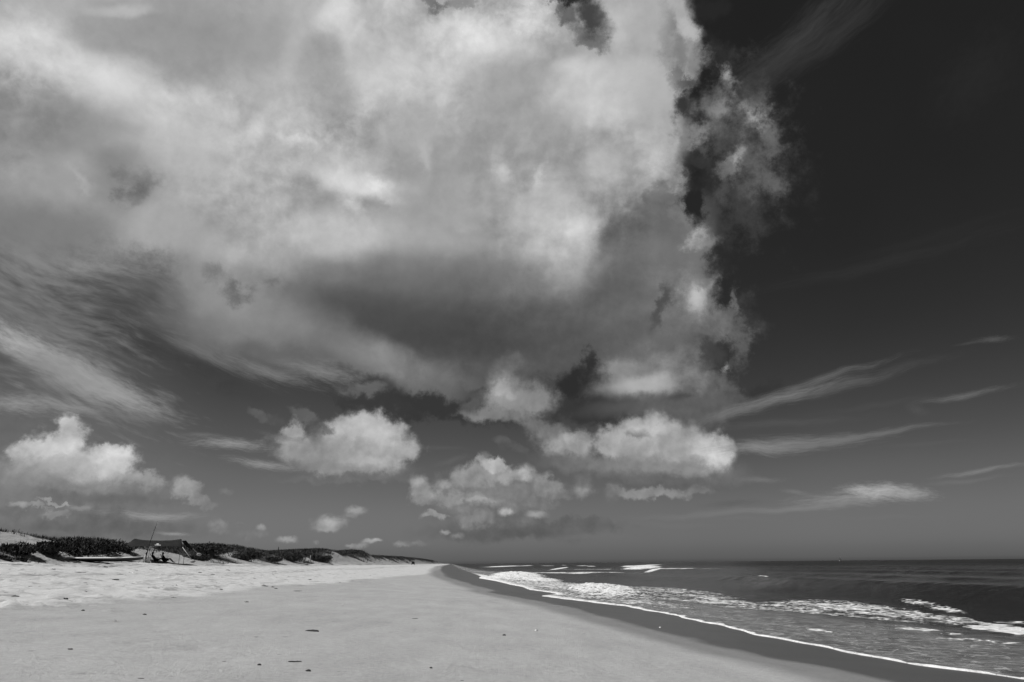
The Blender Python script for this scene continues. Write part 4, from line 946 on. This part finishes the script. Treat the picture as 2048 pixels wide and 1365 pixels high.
# ------------------------------------------------------------------ dune grass: far too many blades to count, one object
def build_grass():
    r = np.random.RandomState(5)
    V, Fc = [], []
    N = 190000
    t = np.exp(r.uniform(np.log(44), np.log(1500), N)); s = TOE - 0.6 - r.uniform(0, 1, N) ** 0.8 * 17
    g = green_cover(s, t)
    keep = (r.uniform(0, 1, N) < 0.75 * g ** 2) & (t * 0.62 > -s - 8)
    s, t = s[keep], t[keep]
    z = ground_z(s, t); x, y = world_xy(s, t)
    n = len(s)
    size = np.clip(t / 140.0, 0.75, 4.0)
    hh = r.uniform(0.15, 0.55, n) * np.minimum(size, 1.5); ww = 0.035 * size * r.uniform(0.6, 1.5, n)
    th = r.uniform(0, 2 * np.pi, n); lean = r.uniform(0.1, 0.6, n); la = r.uniform(0, 2 * np.pi, n)
    cx, cy = np.cos(th) * ww, np.sin(th) * ww
    lx, ly = np.cos(la) * lean * hh + 0.12 * hh, np.sin(la) * lean * hh
    p0 = np.stack([x - cx, y - cy, z - 0.08], 1); p1 = np.stack([x + cx, y + cy, z - 0.08], 1)
    p2 = np.stack([x + cx * .7 + lx * .4, y + cy * .7 + ly * .4, z + hh * .6], 1); p3 = np.stack([x - cx * .7 + lx * .4, y - cy * .7 + ly * .4, z + hh * .6], 1)
    p4 = np.stack([x + lx, y + ly, z + hh], 1)
    co = np.stack([p0, p1, p2, p3, p4], 1).reshape(-1, 3).astype(np.float32)
    b = np.arange(n) * 5
    loops = np.stack([b, b + 1, b + 2, b + 3, b + 3, b + 2, b + 4], 1).astype(np.int32)
    me = bpy.data.meshes.new("dune_grass")
    me.vertices.add(len(co)); me.vertices.foreach_set('co', co.ravel())
    me.loops.add(loops.size); me.loops.foreach_set('vertex_index', loops.ravel())
    me.polygons.add(2 * n); me.polygons.foreach_set('loop_start', np.stack([np.arange(n) * 7, np.arange(n) * 7 + 4], 1).astype(np.int32).ravel())
    me.update(calc_edges=True); me.validate()
    me.materials.append(M_GRASS)
    o = bpy.data.objects.new("dune_grass", me); C.objects.link(o); o['kind'] = 'stuff'
    o['label'] = "dark beach grass growing over the dunes"
build_grass()

# ------------------------------------------------------------------ shrubs on the dune foot
def shrub(s, t, rw, rd, h, seed, label):
    r = np.random.RandomState(seed)
    base = place(s, t, -0.15)
    root = thing("dune_shrub", base, label, "shrub", group="shrubs along the foot of the dunes")
    V, Fc = [], []
    lobes = [(r.uniform(-.55, .55) * rw, r.uniform(-.5, .5) * rd, r.uniform(.35, .62) * h, r.uniform(.35, .55)) for _ in range(9)] + [(0, 0, .4 * h, .8)]
    n = int(1500 + 900 * rw)
    for k in range(n):
        lx, ly, lz, ls = lobes[r.randint(len(lobes))]
        v = r.normal(size=3); v /= np.linalg.norm(v); rad = r.uniform(0.55, 1.08) if r.rand() < .85 else r.uniform(1.0, 1.12)
        p = np.array([lx + v[0] * rw * ls * rad, ly + v[1] * rd * ls * rad, max(0.0, lz + v[2] * h * ls * .75 * rad)])
        a = r.normal(size=3); a /= np.linalg.norm(a); a[2] += .5
        bb = np.cross(a, r.normal(size=3)); bb /= np.linalg.norm(bb) + 1e-6
        ln, wd = r.uniform(.07, .17), r.uniform(.035, .08)
        i = len(V)
        V += [p - bb * wd, p + bb * wd, p + a * ln + bb * wd * .5, p + a * ln * 1.3]
        Fc.append((i, i + 1, i + 2, i + 3))
    mesh_obj("crown", V, Fc, M_LEAF, root, smooth=False)
    tr = []
    for k in range(7):
        x0, y0 = r.uniform(-.35, .35) * rw, r.uniform(-.35, .35) * rd
        tr.append(tube([(x0 * .4, y0 * .4, -.1), (x0 * .8, y0 * .8, h * .3), (x0 * 1.3, y0 * 1.3, h * .75)], [.05, .035, .012], 5))
    V, Fc = join(*tr)
    mesh_obj("trunk", V, Fc, M_WOOD, root)
    return root
for q in SHRUBS: shrub(*q)

# ------------------------------------------------------------------ the camp: tarp shelter, people, rod, kayak
CAMP_K = 81.0 / 1479.0                                   # metres per photo pixel at the camp
CX, CY = world_xy(CAMP_S, CAMP_T)
CAMP_Z = float(ground_z(CAMP_S, CAMP_T))
CAMP_RZ = math.atan2(-CX, CY)                            # local x to the right of the view, local y away
def camp_thing(name, lx, ly, label, cat, dz=0.0, rz=0.0, group=None):
    c, sn = math.cos(CAMP_RZ), math.sin(CAMP_RZ)
    wx, wy = CX + lx * c - ly * sn, CY + lx * sn + ly * c
    s_, t_ = wx * SX + wy * SY, wx * TX + wy * TY
    return thing(name, (wx, wy, float(ground_z(s_, t_)) + dz), label, cat, CAMP_RZ + rz, group)

def sheet(grid, sub=6, sag=0.0, thick=0.012):
    """a cloth skin stretched over a grid of points, with thickness"""
    g = np.array(grid, float); nr, nc, _ = g.shape
    def cr(p0, p1, p2, p3, u): return 0.5 * ((2 * p1) + (-p0 + p2) * u + (2 * p0 - 5 * p1 + 4 * p2 - p3) * u * u + (-p0 + 3 * p1 - 3 * p2 + p3) * u ** 3)
    def up(a):
        out = []
        for i in range(len(a) - 1):
            p0, p1, p2, p3 = a[max(i - 1, 0)], a[i], a[i + 1], a[min(i + 2, len(a) - 1)]
            for k in range(sub): out.append(cr(p0, p1, p2, p3, k / sub))
        out.append(a[-1]); return np.array(out)
    g = up(g); g = np.swapaxes(up(np.swapaxes(g, 0, 1)), 0, 1)
    R_, C_ = g.shape[:2]
    V = [tuple(p) for row in g for p in row] + [(p[0], p[1], p[2] - thick) for row in g for p in row]
    n = R_ * C_; Fc = []
    for i in range(R_ - 1):
        for j in range(C_ - 1):
            a = i * C_ + j
            Fc.append((a, a + 1, a + C_ + 1, a + C_)); Fc.append((n + a, n + a + C_, n + a + C_ + 1, n + a + 1))
    rim = [j for j in range(C_)] + [i * C_ + C_ - 1 for i in range(1, R_)] + [(R_ - 1) * C_ + j for j in range(C_ - 2, -1, -1)] + [i * C_ for i in range(R_ - 2, 0, -1)]
    for a, b in zip(rim, rim[1:] + rim[:1]): Fc.append((b, a, n + a, n + b))
    return V, Fc

def P(px, py, y=0.0):
    """photo-scaled point on the camp's own upright plane (310 px, 1125 px is its foot)"""
    return ((px - 310) * CAMP_K, y, (1125 - py) * CAMP_K)

def build_shelter():
    t = camp_thing("beach_shelter", 0, 0, "black fabric sun shelter stretched over poles at the foot of the dunes", "sun shelter")
    roof = [[P(237, 1108, -1.5), P(263, 1098.5, -1.5), P(300, 1097.2, -1.7), P(330, 1097.5, -1.7), P(352, 1098.5, -1.5)],
            [P(262, 1091.5, -.7), P(276, 1090, -.8), P(303, 1091.3, -.8), P(328, 1091.3, -.8), P(350.5, 1090, -.7)],
            [P(272.5, 1082.8, .2), P(283, 1084.8, .2), P(303, 1086, .2), P(330, 1085.6, .2), P(349.5, 1083, .2)],
            [P(276, 1089, 2.2), P(285, 1090, 2.2), P(304, 1091, 2.2), P(330, 1090, 2.2), P(350, 1088, 2.2)]]
    roof_o = mesh_obj("canopy", *sheet(roof), M_FABRIC, t)
    wing = [[P(350.5, 1086.5, .3), P(358, 1085.2, .9)], [P(358, 1095, .5), P(365, 1093, 1.1)], [P(367, 1100.5, .7), P(372, 1100.5, 1.2)]]
    mesh_obj("side_flap", *sheet(wing), M_FABRIC, t)
    # emblem on the front: a small white dome over a bar
    def on_front(px, py): return P(px, py, -0.8 - 0.9 * (py - 1091.3) / 6.0 - 0.05)
    dome = [on_front(310.5 + 2.3 * math.cos(a), 1093.6 - 1.7 * math.sin(a)) for a in [math.pi * k / 10 for k in range(11)]]
    bar = [on_front(306, 1094.3), on_front(316, 1094.5), on_front(316, 1095.3), on_front(306, 1095.1)]
    em_v = dome + [(p[0], p[1] + .01, p[2]) for p in dome] + bar + [(p[0], p[1] + .01, p[2]) for p in bar]
    em_f = [tuple(range(11)), tuple(range(21, 10, -1)), (22, 23, 24, 25), (29, 28, 27, 26)] + [(k, k + 11, k + 12, k + 1) for k in range(10)] + [(22 + k, 26 + k, 26 + (k + 1) % 4, 22 + (k + 1) % 4) for k in range(4)]
    mesh_obj("emblem", em_v, em_f, M_WHITE, t, smooth=False)
    for px, top, y in ((273, 1082.8, .2), (349.5, 1083, .2), (298, 1091, 2.2), (358, 1085.3, .9)):
        a = P(px, top, y); b = (a[0], y, -0.25)
        mesh_obj("pole", *tube([b, a], [.022, .02], 8), M_ALU, t)
    for a, b in ((P(352, 1098.5, -1.5), P(371, 1123, -2.6)), (P(372, 1100.5, 1.2), P(384, 1110, 2.2)), (P(237, 1108, -1.5), P(229, 1113, -2.0)), (P(300, 1097.2, -1.7), P(283, 1126, -2.4))):
        mesh_obj("guy_line", *tube([a, b], [.028, .028], 6), M_ROPE, t)
    for (px, py, y) in ((371, 1123, -2.6), (384, 1110, 2.2), (229, 1113, -2.0)):
        c = P(px, py, y); r = np.random.RandomState(int(px)); V, Fc = [], []
        for i in range(7):
            for k in range(10):
                ph = math.pi * i / 6; th = 2 * math.pi * k / 10; w = .26 * (1 + .12 * r.normal())
                V.append((c[0] + w * math.sin(ph) * math.cos(th), c[1] + w * math.sin(ph) * math.sin(th), c[2] - .02 + .15 * math.cos(ph)))
        for i in range(6):
            for k in range(10): Fc.append((i * 10 + k, i * 10 + (k + 1) % 10, (i + 1) * 10 + (k + 1) % 10, (i + 1) * 10 + k))
        mesh_obj("sandbag", V, Fc, M_BAG, t)
build_shelter()

def skinned(name, joints, edges, radii, mat, parent, sub=2):
    me = bpy.data.meshes.new(name); me.from_pydata(joints, edges, []); me.update()
    o = bpy.data.objects.new(name, me); C.objects.link(o); o.parent = parent
    sk = o.modifiers.new("skin", 'SKIN'); sk.use_smooth_shade = True
    for v, r in zip(me.skin_vertices[0].data, radii): v.radius = (r, r)
    me.skin_vertices[0].data[0].use_root = True
    sb = o.modifiers.new("sub", 'SUBSURF'); sb.levels = sub; sb.render_levels = sub
    me.materials.append(mat)
    return o

def seated_person(lx, ly, rz, label, lean):
    p = camp_thing("person", lx, ly, label, "person", 0.0, rz)
    # facing local +x, hips on a low chair seat
    hip = Vector((0, 0, .30)); chest = Vector((-.20 - lean, 0, .60)); neck = Vector((-.24 - lean, 0, .80)); head = Vector((-.20 - lean, 0, .93)); crown = Vector((-.20 - lean, 0, 1.02))
    J = [hip, Vector((-.08 - lean * .4, 0, .45)), chest, neck, head, crown]; E = [(0, 1), (1, 2), (2, 3), (3, 4), (4, 5)]; Rr = [.15, .14, .16, .06, .095, .07]
    for sg in (-1, 1):
        b = len(J)
        J += [Vector((.04, sg * .12, .28)), Vector((.46, sg * .15, .44)), Vector((.80, sg * .16, .10)), Vector((.98, sg * .18, .09))]; E += [(0, b), (b, b + 1), (b + 1, b + 2), (b + 2, b + 3)]; Rr += [.10, .065, .045, .04]
        a = len(J)
        J += [chest + Vector((0, sg * .19, .10)), chest + Vector((.14, sg * .25, -.14)), chest + Vector((.38, sg * .16, -.18)), chest + Vector((.46, sg * .14, -.18))]; E += [(2, a), (a, a + 1), (a + 1, a + 2), (a + 2, a + 3)]; Rr += [.065, .045, .032, .03]
        for f in range(5):
            k = len(J); o_ = (f - 2) * .018
            J += [J[a + 3] + Vector((.04 if f else .0, o_ + (0 if f else sg * -.02), .005)), J[a + 3] + Vector((.075 if f else .03, o_ * 1.2, -.02))]; E += [(a + 3, k), (k, k + 1)]; Rr += [.009, .008]
    skinned("body", J, E, Rr, M_DARKCLOTH, p)
    V, Fc = [], []
    for i in range(7):
        for k in range(12):
            ph = math.pi * .55 * i / 6; th = 2 * math.pi * k / 12
            V.append((head.x - .015 + .115 * math.sin(ph) * math.cos(th), .108 * math.sin(ph) * math.sin(th), head.z + .0 + .125 * math.cos(ph)))
    for i in range(6):
        for k in range(12): Fc.append((i * 12 + k, i * 12 + (k + 1) % 12, (i + 1) * 12 + (k + 1) % 12, (i + 1) * 12 + k))
    mesh_obj("hair", V, Fc, M_HAIR, p)
    return p

def camp_chair(lx, ly, rz, label, lean):
    c = camp_thing("camp_chair", lx, ly, label, "camp chair", 0.0, rz, "low camp chairs under the shelter")
    mesh_obj("seat", *sheet([[(-.10, -.27, .24), (-.10, 0, .19), (-.10, .27, .24)], [(.16, -.27, .24), (.16, 0, .20), (.16, .27, .24)], [(.40, -.27, .30), (.40, 0, .27), (.40, .27, .30)]], 4), M_DARKCLOTH, c)
    x = -.42 - lean
    mesh_obj("backrest", *sheet([[(-.12, -.27, .24), (-.16, 0, .24), (-.12, .27, .24)], [((x - .12) / 2, -.27, .52), ((x - .2) / 2, 0, .52), ((x - .12) / 2, .27, .52)], [(x, -.27, .86), (x - .03, 0, .88), (x, .27, .86)]], 4), M_DARKCLOTH, c)
    for sy in (-.28, .28):
        mesh_obj("leg", *tube([(.42, sy, -.03), (-.10, sy, .30)], [.014, .014], 6), M_CARBON, c)
        mesh_obj("leg", *tube([(-.30, sy, -.03), (.40, sy, .31)], [.014, .014], 6), M_CARBON, c)
        mesh_obj("armrest", *tube([(-.30, sy, .48), (.26, sy, .50)], [.022, .022], 6), M_CARBON, c)
    return c
camp_chair(0.05, -.35, 0.1, "black low camp chair on the left, leaning back beside the rod", .14)
camp_chair(0.86, -.15, 0.1, "black low camp chair on the right, toward the open side of the shelter", .02)
seated_person(0.05, -.35, 0.1, "person in dark clothes reclining left in a camp chair under the shelter", .14)
seated_person(0.86, -.15, 0.1, "person in dark clothes sitting right under the shelter, legs stretched out", .02)

def build_cooler():
    c = camp_thing("cooler", -.75, -1.6, "small pale cooler box standing by the foot of the fishing rod", "cooler")
    bevel(mesh_obj("body", *box(-.32, .32, -.2, .2, -.03, .36), M_WHITE, c, False), .03)
    bevel(mesh_obj("lid", *box(-.335, .335, -.215, .215, .365, .43), M_WHITE, c, False), .02)
    mesh_obj("handle", *tube([(-.34, 0, .30), (-.38, 0, .46), (.38, 0, .46), (.34, 0, .30)], [.014] * 4, 6), M_CARBON, c)
build_cooler()

def build_rod():
    t = camp_thing("fishing_rod", -0.95, -1.9, "tall thin fishing rod standing upright and leaning right beside the shelter", "fishing rod")
    path = [P(310 + k * 0.4 + 9.5 * (k / 10) ** 1.4, 1125 - 7.1 * k, 0) for k in range(11)]
    mesh_obj("rod", *tube(path, [.055 - .0042 * k for k in range(11)], 8), M_CARBON, t)
    mesh_obj("grip", *tube([path[1], path[3]], [.075, .07], 8), M_BLACK, t)
    a = Vector(path[3]); V, Fc = tube([a + Vector((-.02, -.16, .02)), a + Vector((-.02, -.06, .02))], [.09, .09], 12)
    mesh_obj("reel", V, Fc, M_BLACK, t)
    mesh_obj("holder", *tube([(0.02, 0, -.3), (0.05, 0, .75)], [.075, .08], 8), M_WOODPALE, t)
build_rod()

def build_kayak():
    k = thing("kayak", place(*KAYAK, 0.02), "long slim kayak with white deck and black hull lying at the dune foot", "kayak", CAMP_RZ + R(4))
    L = 6.9; n = 28; m = 10
    V, Fc, Vd, Fd = [], [], [], []
    def half(u): return 0.36 * max(0.0, (1 - abs(u) ** 2.6)) ** 0.8 + .012
    def keel(u): return 0.22 * max(0, u - .72) ** 1.2 * 3.2 + 0.10 * max(0, -u - .8) * 3
    def deck(u): return 0.23 + 0.22 * max(0, u - .45) ** 1.4 + 0.07 * max(0, -u - .5)
    for i in range(n + 1):
        u = -1 + 2 * i / n; x = u * L / 2
        for j in range(m + 1):
            a = math.pi * j / m
            y = -half(u) * math.cos(a)
            V.append((x, y, keel(u) + (deck(u) - keel(u)) * (1 - math.sin(a) ** .8)))
            Vd.append((x, y * 0.995, deck(u) + .004 + .09 * math.sin(a) * min(1, half(u) * 3)))
    for i in range(n):
        for j in range(m):
            q = i * (m + 1) + j
            Fc.append((q, q + m + 1, q + m + 2, q + 1)); Fd.append((q, q + 1, q + m + 2, q + m + 1))
    mesh_obj("hull", V, Fc, M_BLACK, k); mesh_obj("deck", Vd, Fd, M_WHITE, k)
    rim = [(1.55 + .42 * math.cos(a), .23 * math.sin(a), .43) for a in [2 * math.pi * i / 20 for i in range(21)]]
    mesh_obj("cockpit_rim", *tube(rim, [.03] * 21, 6), M_BLACK, k)
    mesh_obj("seat", *sheet([[(1.25, -.2, .34), (1.25, .2, .34)], [(1.12, -.2, .52), (1.12, .2, .52)]], 3, thick=.03), M_BLACK, k)
build_kayak()

# ------------------------------------------------------------------ farther along the beach
def build_post(s, t, h, rad, label, mat):
    o = mesh_obj("wooden_post", *join(tube([(0, 0, -.4), (0.01, 0, h * .5), (0.02, 0.01, h)], [rad, rad * .95, rad * .9], 8), tube([(0.02, .01, h), (0.02, .01, h + rad * .5)], [rad * .9, rad * .3], 8)), mat)
    o.location = place(s, t)
    return tag(o, label, "post")
build_post(*POST_A, 1.55, .075, "pale wooden post standing where the flat sand meets the dark dune", M_WOODPALE)
build_post(*POST_B, 1.2, .11, "dark stump of a post on the crest of the dune, against the sky", M_WOOD)

def build_car():
    t = thing("parked_car", place(*CAR, 0.02), "dark vehicle parked far down the beach below the pale sand cliff", "car", R(8))
    prof = [(-2.2, .45), (-2.25, .85), (-2.1, 1.05), (-1.75, 1.75), (.5, 1.78), (1.15, 1.12), (2.15, 1.0), (2.25, .6), (2.2, .42)]
    V = [(y * 1.0, x, z) for y in (-.9, .9) for x, z in prof]
    V = [(v[0] * (.82 if v[2] > 1.4 else 1), v[1], v[2]) for v in V]
    n = len(prof); Fc = [tuple(range(n)), tuple(range(2 * n - 1, n - 1, -1))] + [(i, i + n, (i + 1) % n + n, (i + 1) % n) for i in range(n)]
    bevel(mesh_obj("body", V, Fc, M_PAINT, t, False), .06)
    mesh_obj("rear_window", [(-.62, -2.03, 1.15), (.62, -2.03, 1.15), (.58, -1.79, 1.66), (-.58, -1.79, 1.66), (-.62, -2.06, 1.15), (.62, -2.06, 1.15), (.58, -1.82, 1.66), (-.58, -1.82, 1.66)], [(0, 1, 2, 3), (4, 7, 6, 5), (0, 4, 5, 1), (3, 2, 6, 7), (1, 5, 6, 2), (0, 3, 7, 4)], M_GLASS, t, False)
    for x in (-.82, .82):
        for y in (-1.4, 1.4):
            w = mesh_obj("wheel", *tube([(x - .12, y, .38), (x + .12, y, .38)], [.38, .38], 18), M_TYRE, t)
            mesh_obj("rim", *tube([(x - .13, y, .38), (x + .13, y, .38)], [.2, .2], 12), M_ALU, w)
build_car()

def build_sailboat():
    x, y, _ = SAIL
    t = thing("sailboat", (x, y, 0.0), "tiny white sailing boat on the far horizon", "sailboat", R(35))
    V, Fc = [], []
    n = 14
    for i in range(n + 1):
        u = -1 + 2 * i / n; w = 1.7 * (1 - max(0, u) ** 2.2) * (1 if u > -.95 else .9) + .02
        for yy, zz in ((-w, 1.3 + .5 * max(0, u) ** 2), (-w * .8, .3), (0, -.5), (w * .8, .3), (w, 1.3 + .5 * max(0, u) ** 2)): V.append((u * 6, yy, zz))
    for i in range(n):
        for j in range(4): Fc.append((i * 5 + j, i * 5 + 5 + j, i * 5 + 6 + j, i * 5 + j + 1))
        Fc.append((i * 5, i * 5 + 4, i * 5 + 9, i * 5 + 5))
    Fc.append((0, 1, 2, 3, 4))
    mesh_obj("hull", V, Fc, M_WHITE, t, False)
    mesh_obj("mast", *tube([(.6, 0, .8), (.6, 0, 18)], [.12, .08], 8), M_ALU, t)
    mesh_obj("mainsail", *sheet([[(.4, 0, 2.6), (-2.2, .5, 2.6), (-4.8, .3, 2.6)], [(.4, 0, 9.5), (-1.2, .5, 9.5), (-2.8, .3, 9.5)], [(.4, 0, 17.4), (.3, 0, 17.4), (.2, 0, 17.4)]], 5, thick=.04), M_WHITE, t)
    mesh_obj("jib", *sheet([[(5.6, 0, 2.0), (3.2, .5, 2.0), (1.0, .4, 2.2)], [(3.6, 0, 8.2), (2.2, .4, 8.2), (.9, .3, 8.2)], [(1.0, 0, 15.5), (.95, 0, 15.5), (.9, 0, 15.5)]], 5, thick=.04), M_WHITE, t)
build_sailboat()

# ------------------------------------------------------------------ wrack on the sand
def stick(s, t, length, rad, rz, seed, label, group=None):
    r = np.random.RandomState(seed)
    path = [((k / 7 - .5) * length, r.uniform(-.03, .03) * length, rad * .8 + r.uniform(0, .02) * length) for k in range(8)]
    parts = [tube(path, [rad * (1.0 - .5 * abs(k / 7 - .4)) * r.uniform(.85, 1.1) for k in range(8)], 7)]
    j = Vector(path[4]); parts.append(tube([j, j + Vector((length * .12, length * .10, rad))], [rad * .5, rad * .25], 5))
    o = mesh_obj("driftwood_stick", *join(*parts), M_WOOD); o.location = place(s, t); o.rotation_euler.z = rz
    return tag(o, label, "driftwood", group)

def weed(s, t, rw, h, seed, label, group=None, name="seaweed_clump", mat=None):
    r = np.random.RandomState(seed); parts = []
    for k in range(34):
        th = r.uniform(0, 2 * math.pi); d = rw * math.sqrt(r.rand())
        x0, y0 = d * math.cos(th), d * math.sin(th) * .7; hh = h * (1.15 - d / rw) * r.uniform(.6, 1.1)
        a = r.uniform(0, 2 * math.pi); l = rw * r.uniform(.25, .6)
        parts.append(tube([(x0 - l * math.cos(a), y0 - l * math.sin(a), .0), (x0, y0, hh), (x0 + l * math.cos(a + .4), y0 + l * math.sin(a + .4), .0)], [.012 + rw * .03, .016 + rw * .05, .01 + rw * .02], 5))
    o = mesh_obj(name, *join(*parts), mat or M_WEED); o.location = place(s, t)
    return tag(o, label, "seaweed", group)

def shell(s, t, rad, rz, label):
    V, Fc = [], []
    for i in range(6):
        for k in range(19):
            rr = rad * i / 5; a = math.pi * (k / 18) * 1.15 - .24
            V.append((rr * math.cos(a), rr * math.sin(a) - rad * .3, rad * .45 * (1 - (i / 5) ** 2) * (1 + .14 * math.cos(k * math.pi)) + .012))
    for i in range(5):
        for k in range(18): Fc.append((i * 19 + k, i * 19 + k + 1, i * 19 + 20 + k, i * 19 + 19 + k))
    o = mesh_obj("seashell", V, Fc, M_SHELL); o.location = place(s, t, -.004); o.rotation_euler = (.15, 0, rz)
    return tag(o, label, "seashell")

for q in STICKS: stick(*q)
for q in WEEDS: weed(*q)
for q in SHELLS: shell(*q)
